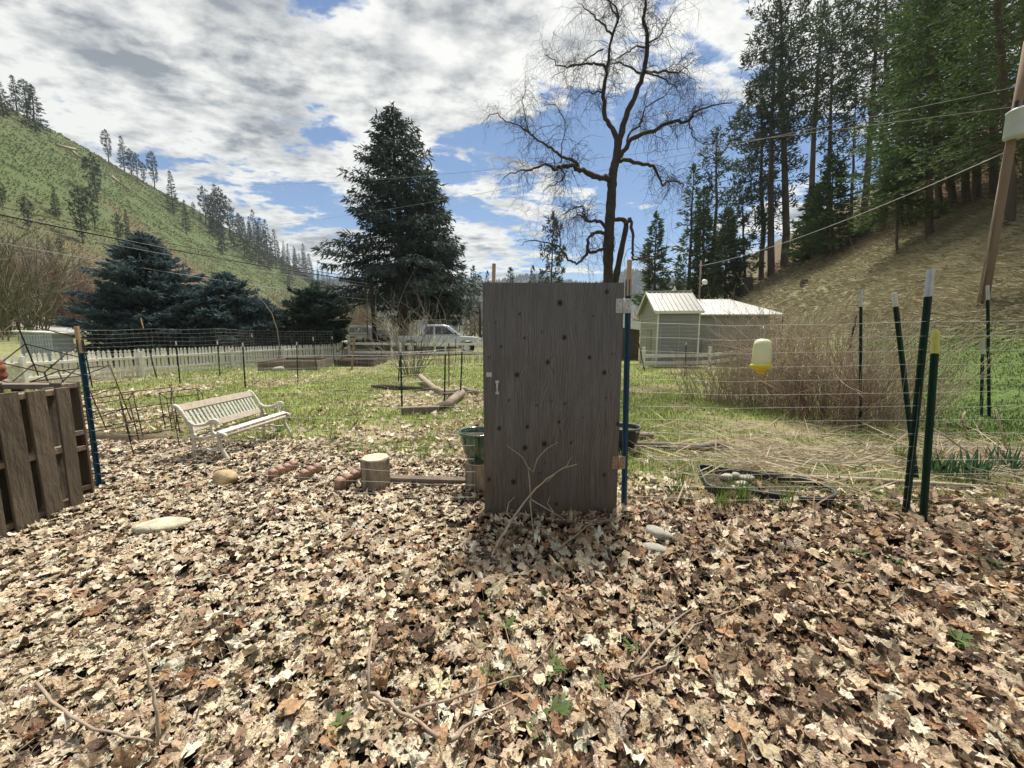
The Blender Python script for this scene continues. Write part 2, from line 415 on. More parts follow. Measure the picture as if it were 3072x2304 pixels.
mat('pole_wood', (.25, .18, .125), 0.9, 0.25, 3.0, bump=0.5, bscale=20, stretch=(1, 1, .12), col2=(.18, .125, .085))
mat('pole_dark', (.035, .028, .024), 0.9, 0.25, 3.0)
mat('transformer_grey', (.52, .56, .58), 0.5, 0.08, 3.0)
mat('cable_black', (.012, .012, .012), 0.6, 0.1, 3.0)
mat('cable_pale', (.44, .43, .40), 0.5, 0.1, 3.0)
mat('bark_stump', (.085, .07, .06), 0.95, 0.3, 6.0, bump=0.6)
mat('trap_yellow', (.72, .58, .04), 0.4, 0.08, 20.0)

# ---------------------------------------------------------------- ground
def vnoise(x, y, f, seed):
    """smooth value noise on a hashed lattice, 0..1"""
    X = x * f; Y = y * f; xi = np.floor(X).astype(np.int64); yi = np.floor(Y).astype(np.int64); fx = X - xi; fy = Y - yi
    fx = fx * fx * (3 - 2 * fx); fy = fy * fy * (3 - 2 * fy)
    def hh(a, b):
        q = (a * 374761393 + b * 668265263 + seed * 982451653) & 0xffffffff
        q = ((q ^ (q >> 13)) * 1274126177) & 0xffffffff
        return ((q ^ (q >> 16)) & 0xffff) / 65535.0
    return (hh(xi, yi) * (1 - fx) + hh(xi + 1, yi) * fx) * (1 - fy) + (hh(xi, yi + 1) * (1 - fx) + hh(xi + 1, yi + 1) * fx) * fy
def fbm(x, y, f, seed): return 0.55 * vnoise(x, y, f, seed) + 0.28 * vnoise(x, y, f * 2.1, seed + 5) + 0.17 * vnoise(x, y, f * 4.3, seed + 9)
def nslope(x, y): return (0.974 * x - 0.228 * y) - (6.8 + 0.07 * np.clip(y - 8, 0, 22))
def cover(x, y):
    """how much of each ground cover lies at a spot: leaves, green grass, straw, lawn"""
    x = np.asarray(x, float); y = np.asarray(y, float)
    f1 = fbm(x, y, 0.55, 3); f2 = fbm(x, y, 1.7, 8)
    fence = 3.05 + 0.35 * (f2 - .5) + np.where(x < -0.3, 0.16 * (-x - .3), 0)        # leaf carpet this side of the wire fence
    left = sstep(0.9, -0.2, x + 0.5 * (f2 - .5))                                     # to the left it reaches the bench and beyond
    edge = fence + left * (1.15 + 0.5 * sstep(-1.5, -3.2, x))
    leaf = sstep(edge + .55, edge - .25, y)
    lawn = sstep(-2.4, -1.6, nslope(x, y) + 0.8 * (f2 - .5)) * sstep(4.4, 5.2, y) * sstep(3.0, 2.2, nslope(x, y))
    lawn = np.maximum(lawn, sstep(4.2, 5.0, y) * sstep(7.0, 7.6, x) * sstep(3.0, 2.2, nslope(x, y)))
    lawn = lawn * sstep(.80, .93, x / np.maximum(y, .1))
    g = sstep(0.28, 0.47, f1 + .12 * (f2 - .5))
    mid = (1 - leaf) * (1 - lawn)
    patch = sstep(0.48, 0.62, fbm(x + 31, y - 7, 0.42, 17)) * sstep(16, 11, y) * sstep(3.2, 1.2, x) * 0.9
    green = mid * np.clip(g * (1 - .7 * patch) + .12, 0, 1)
    strawz = mid * sstep(1.5, 2.3, x + .8 * (f2 - .5)) * sstep(5.0, 4.3, y + .8 * (f1 - .5))                           # cut stalks and dead grass behind the right-hand wire
    green = green * (1 - .55 * strawz)
    return leaf, green, strawz, lawn, mid * patch * (1 - strawz), f1, f2
def build_ground():
    a = np.sinh(np.linspace(-1, 1, 250) * 6.4) / np.sinh(6.4) * 1900.0
    b = np.concatenate([np.linspace(-30, 0.6, 16)[:-1], 0.6 + np.sinh(np.linspace(0, 1, 270) * 6.6) / np.sinh(6.6) * 2600.0])
    X, Y = np.meshgrid(a, b); Z = H(X, Y); nx, ny = len(a), len(b)
    V = np.stack([X, Y, Z], -1).reshape(-1, 3)
    i = (np.arange(ny - 1)[:, None] * nx + np.arange(nx - 1)[None]).ravel(); F = np.stack([i, i + 1, i + nx + 1, i + nx], -1)
    x, y = X.ravel(), Y.ravel()
    leaf, green, strawz, lawn, patch, f1, f2 = cover(x, y)
    C = np.zeros((len(x), 3)) + np.array([.23, .19, .115])
    def lay(m, c): C[:] = C * (1 - m[:, None]) + np.array(c) * m[:, None]
    lay(green, (.20, .225, .075)); lay(patch, (.30, .245, .155)); lay(strawz, (.17, .15, .08)); lay(leaf, (.040, .028, .019)); lay(lawn, (.10, .15, .04))  # brown soil under leaves, darkened further to paint shade into the gaps
    d = nslope(x, y); hz = fbm(x, y, .12, 4)
    dry = sstep(1.6, 2.8, d + 1.2 * (f1 - .5))
    lay(dry, (.235, .22, .12)); lay(dry * sstep(.45, .75, hz), (.31, .265, .17)); lay(dry * sstep(11, 19, d), (.13, .10, .06))
    e = -0.9763 * x - 0.2164 * y
    field = sstep(22, 30, y) * sstep(2, -2, d); lay(field, (.17, .175, .08)); lay(field * sstep(.5, .7, fbm(x, y, .05, 31)), (.24, .20, .11))
    lh = sstep(44, 56, e); hz2 = fbm(x, y, .018, 12) + .25 * (fbm(x, y, .09, 14) - .5) - .16 * sstep(30, 60, V[:, 2])
    zz = V[:, 2]
    lay(lh, (.085, .112, .042)); lay(lh * sstep(.50, .66, hz2), (.115, .100, .055)); lay(lh * sstep(34, 10, zz) * .75, (.125, .108, .062)); lay(lh * sstep(.60, .70, hz2) * .7, (.15, .09, .06))
    far = sstep(700, 950, y); lay(far, (.045, .06, .045))
    o = npmesh('ground', V, F, 'ground', col=C, smooth=True); o['kind'] = 'structure'
    return o
def ground_material():
    m = bpy.data.materials.new('ground'); m.use_nodes = True; N = NT(m.node_tree); m.node_tree.nodes.clear()
    g = N.n('ShaderNodeNewGeometry'); P_ = g.outputs['Position']
    a = N.n('ShaderNodeAttribute', attribute_name='Col').outputs[0]
    n1 = N.noise(P_, 26.0, 6, 0.65); n2 = N.noise(P_, 2.6, 5, 0.6); n3 = N.noise(P_, 0.45, 5, 0.65)
    mp = N.n('ShaderNodeMapping', i_0=P_); mp.inputs['Rotation'].default_value = (0, 0, R(13)); mp.inputs['Scale'].default_value = (1.0, .35, 2.2)
    n4 = N.noise(mp.outputs[0], 1.6, 6, 0.7, 0.6)
    k = N.m('ADD', N.m('ADD', N.m('MULTIPLY', n1, 1.1), N.m('MULTIPLY', n2, 0.8)), N.m('ADD', N.m('MULTIPLY', n3, 0.7), N.m('MULTIPLY', n4, 0.8)))
    n5 = N.noise(mp.outputs[0], 0.22, 6, 0.7, 0.4)
    k = N.m('MAXIMUM', N.m('ADD', N.m('SUBTRACT', k, 0.98), N.m('MULTIPLY', n5, 0.6)), 0.15)
    cc = N.n('ShaderNodeCombineColor'); [N.put(cc.inputs[i], k) for i in range(3)]
    base = N.mix(1.0, a, cc.outputs[0], 'MULTIPLY')
    b = N.n('ShaderNodeBsdfPrincipled'); N.put(b.inputs['Base Color'], base); b.inputs['Roughness'].default_value = 0.95; b.inputs['Specular IOR Level'].default_value = 0.1
    bp = N.n('ShaderNodeBump', i_Height=N.m('ADD', N.m('MULTIPLY', n1, .3), n4)); bp.inputs['Strength'].default_value = 0.7; bp.inputs['Distance'].default_value = 0.12; N.put(b.inputs['Normal'], bp.outputs[0])
    out = N.n('ShaderNodeOutputMaterial'); N.put(out.inputs[0], b.outputs[0]); MAT['ground'] = m
ground_material(); build_ground()

# a pale road on its low embankment, beyond the white rail fence
def road():
    V = []; F = []; k = 60; xs = np.linspace(-70, 13, k)
    for i, x in enumerate(xs):
        for y in (35.0, 37.0, 39.0, 41.0): V.append((x, y, h(x, y) + 0.02 + (0.03 if 36 < y < 40 else 0)))
    for i in range(k - 1):
        for j in range(3): q = i * 4 + j; F.append((q, q + 4, q + 5, q + 1))
    o = npmesh('road', V, F, 'asphalt', smooth=True); o['kind'] = 'structure'
road()

# ---------------------------------------------------------------- plywood door in the wire fence
DX0, DX1, DY, DZ0, DZ1 = -0.218, 0.828, 2.92, 0.035, 1.875
def door_material():
    m = bpy.data.materials.new('weathered_plywood'); m.use_nodes = True; N = NT(m.node_tree); m.node_tree.nodes.clear()
    a = N.n('ShaderNodeAttribute', attribute_name='Col'); sp = N.n('ShaderNodeSeparateColor', i_0=a.outputs[0])
    g, kn, t = sp.outputs[0], sp.outputs[1], sp.outputs[2]
    tcn = N.n('ShaderNodeTexCoord'); mp = N.n('ShaderNodeMapping', i_0=tcn.outputs['Object']); mp.inputs['Scale'].default_value = (60, 60, 1.6)
    fine = N.noise(mp.outputs[0], 3.0, 5, 0.65); blot = N.noise(tcn.outputs['Object'], 2.3, 4, 0.6, 0.4)
    mp2 = N.n('ShaderNodeMapping', i_0=tcn.outputs['Object']); mp2.inputs['Scale'].default_value = (9, 9, .8); streak = N.noise(mp2.outputs[0], 2.0, 4, 0.6)
    gg = N.m('ADD', g, N.m('MULTIPLY', fine, 0.010))
    w1 = N.m('ADD', N.m('MULTIPLY', N.m('SINE', N.m('MULTIPLY', gg, 470.0)), 0.5), 0.5)
    w2 = N.m('POWER', w1, 2.4)
    base = N.mix(N.m('ADD', N.m('MULTIPLY', blot, 1.0), N.m('MULTIPLY', N.m('SUBTRACT', t, .35), 1.1), clamp=True), (.165, .114, .068, 1), (.205, .208, .208, 1))
    base = N.mix(N.m('MULTIPLY', streak, 0.42), base, (.112, .096, .080, 1))
    sr = N.n('ShaderNodeMapRange', i_0=N.m('ADD', N.m('MULTIPLY', streak, .6), N.m('MULTIPLY', fine, .4))); sr.inputs[1].default_value = .36; sr.inputs[2].default_value = .64; sr.inputs[3].default_value = .70; sr.inputs[4].default_value = 1.05
    sc_ = N.n('ShaderNodeCombineColor'); [N.put(sc_.inputs[i], sr.outputs[0]) for i in range(3)]
    base = N.mix(1.0, base, sc_.outputs[0], 'MULTIPLY')
    dark = N.mix(N.m('MULTIPLY', w2, 0.46), base, (.040, .034, .030, 1))
    dark = N.mix(N.m('MULTIPLY', N.m('MAXIMUM', N.m('SUBTRACT', fine, .45), 0.0), 2.2), dark, (.26, .245, .225, 1))
    low = N.m('MULTIPLY', N.m('POWER', N.m('SUBTRACT', 1.0, t), 7.0), 0.5)
    dark = N.mix(low, dark, (.10, .078, .055, 1))
    fin = N.mix(kn, dark, (.022, .016, .013, 1))
    b = N.n('ShaderNodeBsdfPrincipled'); N.put(b.inputs['Base Color'], fin); b.inputs['Roughness'].default_value = 0.85; b.inputs['Specular IOR Level'].default_value = 0.25
    hgt = N.m('SUBTRACT', N.m('MULTIPLY', fine, .5), N.m('ADD', N.m('MULTIPLY', w2, .5), kn))
    bp = N.n('ShaderNodeBump', i_Height=hgt); bp.inputs['Strength'].default_value = 0.45; bp.inputs['Distance'].default_value = 0.004; N.put(b.inputs['Normal'], bp.outputs[0])
    out = N.n('ShaderNodeOutputMaterial'); N.put(out.inputs[0], b.outputs[0]); MAT['plywood'] = m
door_material()
def build_door():
    T = thing('plywood_door', 'weathered grey-brown plywood door with dark knots, hinged to a blue fence post', 'door', (0.305, DY, DZ0))
    W_, H_ = DX1 - DX0, DZ1 - DZ0; nx, nz = 110, 190
    s, t = np.meshgrid(np.linspace(0, 1, nx), np.linspace(0, 1, nz)); X = s * W_; Z = t * H_
    kn = [(635,300,14),(898,240,10),(405,362,6),(435,493,7),(663,490,12),(300,540,7),(570,628,12),(810,602,10),(392,700,12),(898,688,12),(940,582,5),(505,875,6),(670,866,6),(640,973,8),(453,1002,10),(287,1010,11),(555,1102,14),(440,1125,13),(713,1095,7),(915,1288,10),(372,1331,14),(225,1316,10),(630,1467,9),(985,985,9),(345,845,6),(915,832,5),(228,602,5),(533,462,4),(825,372,4),(520,1280,5),(270,405,5),(560,1215,4),(780,945,4),(590,852,4)]
    g = X * 0.95 + 0.030 * np.sin(Z * 2.1 + X * 3.0) + 0.016 * np.sin(Z * 5.3 - X * 6 + 1) + .05 * (fbm(X * 1.0 + 4, Z * .30 + 2, 2.3, 77) - .5) + .05 * (fbm(X + 9, Z * .4, 5.0, 78) - .5)
    for (hx, hz, hs, hk) in ((.40, .53, .20, .10), (.62, .95, .16, .10), (.55, .27, .22, .10), (.85, .84, .20, .09), (.14, .45, .18, .08), (.72, .27, .15, .08), (.30, .64, .22, .07), (.80, .46, .13, .10), (.22, .16, .2, .07), (.5, .78, .2, .06), (.5, .40, .12, .05)):
        g = g + .48 * hk * np.exp(-(((s - hx) * W_ / hs) ** 2 + ((t - hz) * H_ / (hs * 1.9)) ** 2) * 1.6)
    K = np.zeros_like(g)
    for (x, y, r) in kn:
        kx = (x - 196) / 800 * W_; kz = (1565 - y) / 1375 * H_; rr = r / 800 * W_
        d2 = ((X - kx) / (rr * 3.6)) ** 2 + ((Z - kz) / (rr * 5.5)) ** 2
        g = g + 0.035 * (rr / .016) * np.exp(-d2)
        d = np.hypot(X - kx, (Z - kz) * .85) / rr
        K = np.maximum(K, np.clip(1.55 - d * 1.05, 0, 1))
    V = np.stack([DX0 + X, np.full_like(X, DY - 0.0095), DZ0 + Z], -1).reshape(-1, 3)
    i = (np.arange(nz - 1)[:, None] * nx + np.arange(nx - 1)[None]).ravel(); F = np.stack([i, i + 1, i + nx + 1, i + nx], -1)
    col = np.stack([g, K, t], -1).reshape(-1, 3)
    npmesh('face_veneer', V, F, 'plywood', T, col=col)
    MB().box((0.305, DY, (DZ0 + DZ1) / 2), (W_, 0.018, H_)).obj('core_panel', 'weathered_wood', T)
    def hinge(uc, v0, v1, mt, w):
        a = at(uc, (v0 + v1) / 2, DY - .012); z0 = at(uc, v1, DY - .012).z; z1 = at(uc, v0, DY - .012).z; zc, hh = (z0 + z1) / 2, z1 - z0
        hg = MB().box((a.x - w / 4 - .004, DY - .0125, zc), (w / 2 - .004, .004, hh)).box((a.x + w / 4 + .006, DY - .0125, zc), (w / 2 - .004, .004, hh)).obj('hinge', mt, T, bevel=.001)
        MB().tube([(a.x, DY - .017, z0 - .004), (a.x, DY - .017, z1 + .004)], .006, 8).obj('hinge_pin', mt, hg, smooth=True)
        for q in (-1, 1):
            for k in (-.32, 0, .32): MB().tube([(a.x + q * (w / 4 + .006 + (.006 if k == 0 else -.004)), DY - .0155, zc + k * hh), (a.x + q * (w / 4 + .006 + (.006 if k == 0 else -.004)), DY - .0140, zc + k * hh)], .0042, 8).obj('screw', 'screw_dark', hg)
    hinge(1870, 896, 939, 'hinge_metal', .105); hinge(1856, 1369, 1406, 'hinge_rust', .095)
    # pull handle: two screw plates and a bowed grip
    a = at(1492, 1160, DY - .012); zt, zb = at(1492, 1142, DY).z, at(1492, 1181, DY).z
    hd = MB().tube([(a.x, DY - .012, zt - .016), (a.x, DY - .040, zt - .022), (a.x, DY - .044, (zt + zb) / 2), (a.x, DY - .040, zb + .022), (a.x, DY - .012, zb + .016)], .0058, 8).obj('pull_handle', 'galvanized_bright', T, smooth=True)
    MB().box((a.x, DY - .0115, zt - .008), (.028, .003, .020)).box((a.x, DY - .0115, zb + .008), (.028, .003, .020)).obj('handle_plate', 'galvanized_bright', hd)
    c = at(1467, 1124, DY - .012)
    hs = MB().box((c.x, DY - .0115, c.z), (.042, .003, .034)).obj('hasp_plate', 'galvanized_bright', T)
    MB().tube([(c.x - .014, DY - .013, c.z + .004), (c.x - .010, DY - .030, c.z - .004), (c.x + .010, DY - .030, c.z - .004), (c.x + .014, DY - .013, c.z + .004)], .0035, 6).obj('staple', 'galvanized_bright', hs, smooth=True)
build_door()

# ---------------------------------------------------------------- fence posts
def tpost(ub, vb, ut, vt, shaft, tipm, tipv, label, group=None, near=False, wscale=1.0, y=None, sunk=.10, wood=False, name='fence_post'):
    b = gnd(ub, vb) if y is None else at(ub, vb, y)
    y = b.y; top = at(ut, vt, y); tm = at(ut + (ub - ut) * (tipv - vt) / max(vb - vt, 1), tipv, y) if tipv else top
    ax = (top - b).normalized(); T = thing(name, label, 'post', b, group=group)
    wf = .036 * wscale; b0 = b - ax * sunk
    _, sd, up = frame(ax, Vector((0, -1, 0)))
    fx = sd if abs(sd.x) > abs(up.x) else up; fy = ax.cross(fx).normalized()
    if fy.y > 0: fy = -fy
    def tsec(p0, p1, m, nm, grow=0.0, studs=False):
        mb = MB(); w = wf + grow
        for (ox, oy, sx, sy) in ((0, 0, w, .0055), (0, -.015, .0055, .030)):
            vs = [p + fx * (ox + i * sx / 2) - fy * (oy + j * sy / 2) * 1.0 for p in (p0, p1) for j in (-1, 1) for i in (-1, 1)]
            mb.add(vs, [(0, 2, 3, 1), (4, 5, 7, 6), (0, 1, 5, 4), (2, 6, 7, 3), (0, 4, 6, 2), (1, 3, 7, 5)])
        if studs:
            L = (p1 - p0).length; k = int(L / .054)
            for i in range(k):
                p = p0 + (p1 - p0) * ((i + .5) / k) + fy * .006
                mb.bar(p - ax * .008, p + ax * .008, .011, .012, fy)
        return mb.obj(nm, m, T)
    if wood:
        tsec(b0, tm, shaft, 'shaft', studs=near)
        MB().bar(tm - ax * .12 + fy * .012, top + fy * .012, .030, .024, fy).obj('wooden_extension', 'fresh_wood', T, bevel=.002)
    elif tipv:
        tsec(b0, tm, shaft, 'shaft', studs=near); tsec(tm + ax * .001, top, tipm, 'painted_tip', .001, studs=near)
    else: tsec(b0, top, shaft, 'shaft', studs=near)
    return T
tpost(300, 1460, 234, 979, 'post_blue', None, 1020, 'blue metal fence post with raw wooden stick top beside the pallet bin', near=True, wscale=1.35, wood=True)
tpost(1871, 1535, 1887, 780, 'post_blue', None, 840, 'blue metal fence post carrying the plywood door, with wooden stick top', near=True, wscale=1.25, wood=True, y=3.0)
tpost(2715, 1546, 2792, 808, 'post_green', 'tip_silver', 890, 'tall dark green fence post with silver tip in the leaf litter', near=True, wscale=1.5)
tpost(2766, 1578, 2807, 993, 'post_green', 'tip_yellow', 1060, 'shorter dark green fence post with yellow tip beside the tall one', near=True, wscale=1.4)
tpost(2742, 1400, 2680, 879, 'post_green', 'tip_white', 920, 'thin dark fence post leaning left behind the tall silver-tipped post', near=True, wscale=.9, y=3.3)
tpost(2580, 1291, 2582, 868, 'post_green', 'tip_silver', 920, 'upright green fence post with silver tip in front of the bare canes', near=True)
tpost(2942, 1248, 2947, 1017, 'post_green', 'tip_white', 1062, 'short green fence post with white tip at the lawn edge', near=True)
tpost(2966, 1250, 2961, 857, 'post_green', 'tip_silver', 900, 'tall green fence post with silver tip at the lawn edge', near=True)
tpost(2552, 1030, 2568, 950, 'post_black', None, None, 'short dark post leaning right behind the bare canes', y=7.6)
MIDP = 'metal posts of the garden wire fence'
for args in ((470, 1133, 423, 955, 'post_black', None, 975, 'dark leaning post with pale wooden tip in front of the blue spruces', 1),
             (541, 1152, 528, 1024, 'post_black', 'tip_white', 1036, 'dark post with pale tip standing left of the bench back'),
             (660, 1127, 652, 1022, 'post_black', 'tip_white', 1034, 'dark post with pale tip nearest the picket fence behind the bench'),
             (736, 1164, 728, 1028, 'post_black', 'tip_white', 1040, 'dark post with pale tip right behind the bench end'),
             (768, 1096, 755, 1001, 'post_black', 'tip_white', 1012, 'dark leaning post just left of the raised bed'),
             (893, 1135, 890, 1026, 'post_black', 'tip_white', 1036, 'dark post in front of the raised bed boards'),
             (949, 1112, 939, 1011, 'post_black', 'tip_white', 1022, 'dark leaning post against the right end of the raised bed front'),
             (1004, 1100, 996, 1009, 'post_black', 'tip_white', 1018, 'dark post at the corner between the two raised beds'),
             (1024, 1096, 1030, 1018, 'post_black', None, None, 'thin dark post just left of the end of the picket fence'),
             (1206, 1223, 1201, 1028, 'post_green', 'tip_white', 1058, 'dark post with white tip at the left end of the squared timber'),
             (1195, 1149, 1199, 1080, 'post_black', None, None, 'short dark post behind the dark log'),
             (1333, 1207, 1337, 1026, 'post_green', 'tip_white', 1062, 'dark post with white tip standing at the split log'),
             (1381, 1195, 1387, 1032, 'post_green', 'tip_silver', 1056, 'dark green post with silver tip next to the door edge'),
             (1347, 1160, 1346, 1009, 'post_rust', 'tip_white', 1030, 'rusty brown post with pale top by the curved log'),
             (1265, 1102, 1264, 1020, 'post_black', None, None, 'slim dark post in front of the bare shrub'),
             (1367, 1088, 1367, 1018, 'post_black', None, None, 'slim dark post right of the rusty one, by the rail fence'),
             (1142, 1092, 1148, 1006, 'post_black', None, None, 'slim dark post left of the bare shrub'),
             (1934, 1116, 1916, 1027, 'post_black', None, None, 'dark post leaning left just right of the door post'),
             (2054, 1130, 2059, 1027, 'post_black', 'tip_white', 1034, 'dark post on the green patch in front of the small shed'),
             (2085, 1081, 2085, 1005, 'post_black', None, None, 'slim dark post at the right corner of the small shed'),
             (2105, 1088, 2113, 939, 'post_black', 'tip_white', 962, 'tall dark post with pale tip between the two sheds'),
             (2178, 1040, 2183, 955, 'post_black', None, None, 'dark post in front of the white-roofed building'),
             (2246, 1095, 2248, 1025, 'post_black', None, None, 'short dark post just left of the yellow wasp trap'),
             (2270, 1050, 2274, 916, 'post_black', 'tip_white', 930, 'tall dark post above the wasp trap among the canes'),
             (2343, 1050, 2350, 922, 'post_black', 'tip_white', 950, 'dark post with white tip right of the white-roofed building')):
    tpost(*args[:8], group=MIDP, wood=len(args) > 8)
p = at(1480, 848, 3.35)
w = MB().bar(at(1478, 1000, 3.35), at(1482, 791, 3.35), .030, .02, Vector((0, -1, 0))).bar(at(1478, 1560, 3.35), at(1478, 990, 3.35), .022, .016, Vector((0, -1, 0))).obj('wooden_stake', 'fresh_wood')
tag(w, 'raw wooden stake sticking up behind the left top of the plywood door', 'stake')

# ---------------------------------------------------------------- wire fences
def wire_fence(label, pts, hgts, hsp, vsp, rw, rv=None, sag=.006, mt='galvanized', seed=1, group=None, vert=True, z0=.03):
    rng = np.random.default_rng(seed); pts = [np.array(p, float) for p in pts]
    T = thing('wire_fence', label, 'wire fence', tuple(pts[0]), group=group)
    hz = TB(3); vt = TB(3)
    for a, b, ha, hb in zip(pts[:-1], pts[1:], hgts[:-1], hgts[1:]):
        L = np.linalg.norm((b - a)[:2]); k = max(3, int(L / .35))
        n = int(round(max(ha, hb) / hsp))
        for i in range(n + 1):
            t = np.linspace(0, 1, k + 1); P_ = a[None] * (1 - t)[:, None] + b[None] * t[:, None]
            P_[:, 2] = H(P_[:, 0], P_[:, 1]); top = ha * (1 - t) + hb * t
            P_[:, 2] += z0 + (top - z0) * i / n - sag * 4 * t * (1 - t) * (1.0 + i / n) + rng.normal(0, .003, k + 1)
            P_[:, :2] += rng.normal(0, .004, (k + 1, 2)); hz.add(P_, rw * (1.5 if i in (0, n) else 1.0))
        if vert:
            m = int(L / vsp)
            for j in range(m + 1):
                t = (j + rng.normal(0, .04)) / max(m, 1); t = min(max(t, 0), 1); q = a * (1 - t) + b * t; zb = h(q[0], q[1]); hh = ha * (1 - t) + hb * t
                dx = rng.normal(0, .012, 2)
                P_ = np.array([[q[0], q[1], zb + z0 * .5], [q[0] + dx[0] * .5, q[1], zb + hh * .5 - sag], [q[0] + dx[0], q[1] + dx[1], zb + hh - sag * 4 * t * (1 - t)]]); vt.add(P_, rv or rw * .8)
    hz.obj('strand_wires', mt, T)['kind'] = 'stuff'
    if vert: vt.obj('stay_wires', mt, T)['kind'] = 'stuff'
    return T
gl = gnd(300, 1460)
wire_fence('near wire fence between the blue post at the pallet and the door', [(-3.97, 3.55, 0), (-2.2, 3.25, 0), (-.30, 2.97, 0)], (1.30, 1.28, 1.32), .108, .16, .0011, .0007, seed=2, mt='galvanized_bright')
wire_fence('near wire fence from the door post past the silver-tipped post to the right', [(.98, 2.98, 0), (3.14, 2.93, 0), (5.6, 2.86, 0)], (1.52, 1.54, 1.5), .112, .15, .0011, .0007, seed=3, mt='galvanized_bright')
pk = [gnd(60, 1168), gnd(541, 1152), gnd(736, 1164)]
wire_fence('square-mesh wire fence in front of the blue spruces and picket fence', [tuple(gnd(-150, 1175)), tuple(gnd(225, 1150)), tuple(gnd(470, 1133)), tuple(gnd(660, 1127)), tuple(gnd(768, 1096)), tuple(gnd(1004, 1100))], (1.62, 1.66, 1.72, 1.74, 1.78, 1.72), .14, .16, .0022, .0018, seed=4)
wire_fence('wire fence round the bare shrub in the middle of the garden', [tuple(gnd(736, 1164)), tuple(gnd(893, 1135)), tuple(gnd(1206, 1222)), tuple(gnd(1333, 1207)), tuple(gnd(1400, 1190))], (1.12, 1.14, 1.12, 1.18, 1.18), .16, .16, .0016, .0012, seed=5)
wire_fence('low wire ring of fencing standing round the bare shrub', [tuple(gnd(1108, 1130)), tuple(gnd(1150, 1120)), tuple(gnd(1210, 1118)), tuple(gnd(1270, 1124))], (.85, .85, .86, .85), .12, .14, .0018, .0014, seed=6)
wire_fence('wire fence in front of the small shed', [tuple(gnd(1900, 1105)), tuple(gnd(2054, 1128)), tuple(gnd(2105, 1088)), tuple(gnd(2246, 1095))], (1.2, 1.25, 1.4, 1.3), .15, .20, .0022, .0018, seed=7, mt='rusty_wire')
wire_fence('wire fence from the upright green post to the lawn edge', [tuple(gnd(2246, 1110)), tuple(gnd(2580, 1291)), tuple(gnd(2952, 1249)), (11.0, 6.6, 0)], (1.3, 1.45, 1.35, 1.3), .13, .16, .0013, .0009, seed=8)

# ---------------------------------------------------------------- pallet compost bin
def pallet(label, org, rz, L, Hh, boards, strz, dep=.10, tilt=0.0):
    T = thing('pallet', label, 'pallet', org, rz, group='pallets of the compost bin', local=True); T.rotation_euler = (tilt, 0, rz)
    for (x, w, y, dz) in boards: MB().box((x, y, Hh / 2 + dz), (w, .020, Hh + random.uniform(-.02, .01)), Matrix.Rotation(random.uniform(-.012, .012), 3, 'Y')).obj('deck_board', 'pallet_wood', T, bevel=.003)
    for z in strz: MB().box((L / 2, dep / 2 + .0005, z), (L, dep - .022, .042)).obj('stringer', 'dark_wood' if z < .3 else 'weathered_wood', T, bevel=.003)
    return T
# side pallet: its boards face the garden (+x); local x runs towards the camera
random.seed(4)
pallet('grey wooden pallet on edge facing the garden, nearest board wide', (-3.73, 3.12, .02), R(-90) + .04, 1.25, 1.06,
       [(.06, .085, 0, 0), (.235, .10, 0, -.01), (.455, .15, 0, -.01), (.70, .11, 0, 0), (.92, .13, 0, 0), (1.14, .10, 0, 0), (.05, .10, .10, 0), (.22, .12, .10, 0), (.40, .14, .10, 0), (.58, .12, .10, 0), (.75, .14, .10, 0), (.93, .12, .10, 0), (1.1, .12, .10, 0)], (.10, .55, 1.02), .11)
pallet('darker pallet closing the far side of the bin, seen end-on', (-3.80, 3.36, .02), R(180), 1.15, 1.07,
       [(.05, .10, 0, 0), (.3, .09, 0, 0), (.55, .10, 0, 0), (.8, .10, 0, 0), (1.08, .09, 0, 0), (.045, .09, .135, 0), (.55, .10, .135, 0), (1.05, .10, .135, 0)], (.12, .48, .62, 1.04), .145)
heap = MB().lathe([(.62, 0), (.60, .4), (.55, .72), (.35, .84), (.05, .88)], 24, (-4.52, 2.6, 0), lambda i, j: 1 + .07 * math.sin(j * 2.1 + i * 1.7)).obj('compost_heap', 'soil', None, smooth=True)
tag(heap, 'dark heap of compost inside the pallet bin', 'compost heap')
# clay figure on the bin
p = Vector((-4.62, 3.42, 1.09))
q = MB().lathe([(.045, 0), (.075, .012), (.080, .05), (.070, .085), (.078, .10), (.072, .135), (.060, .150), (.066, .162), (.055, .185), (.030, .196), (.012, .198)], 22, p, jit=lambda i, j: 1 + .05 * math.sin(j * 5.1 + i * 2.3)).obj('clay_figure', 'terracotta_dark', None, smooth=True)
tag(q, 'reddish brown clay figure standing on the compost bin behind rusty wire', 'figure')
def twisted(pts, rad, name, mt, label, cat, n=6, group=None, parent=None):
    o = MB().tube(pts, rad, n).obj(name, mt, parent, smooth=True)
    if parent is None: tag(o, label, cat, group)
    return o

# ---------------------------------------------------------------- rusty square wire cages
def cage(label, base, top, s0, s1, rings, rz, group='rusty square wire cages'):
    base, top = Vector(base), Vector(top); T = thing('wire_cage', label, 'wire cage', base, group=group)
    d, a, b = frame(top - base); ca, sa = math.cos(rz), math.sin(rz); e1 = a * ca + b * sa; e2 = b * ca - a * sa
    cor = lambda t: [base + (top - base) * t + (e1 * i + e2 * j) * (s0 + (s1 - s0) * t) / 2 for i, j in ((-1, -1), (1, -1), (1, 1), (-1, 1))]
    for k in range(rings):
        c = cor((k + .6) / (rings - .4) if rings > 1 else 1)
        mb = MB()
        for i in range(4): mb.tube([c[i], c[(i + 1) % 4]], .0058, 5)
        mb.obj('ring', 'rusty_wire', T, smooth=True)
    c0, c1 = cor(0), cor(1)
    for i in range(4): MB().tube([c0[i], c1[i]], .0062, 5).obj('leg', 'rusty_wire', T, smooth=True)
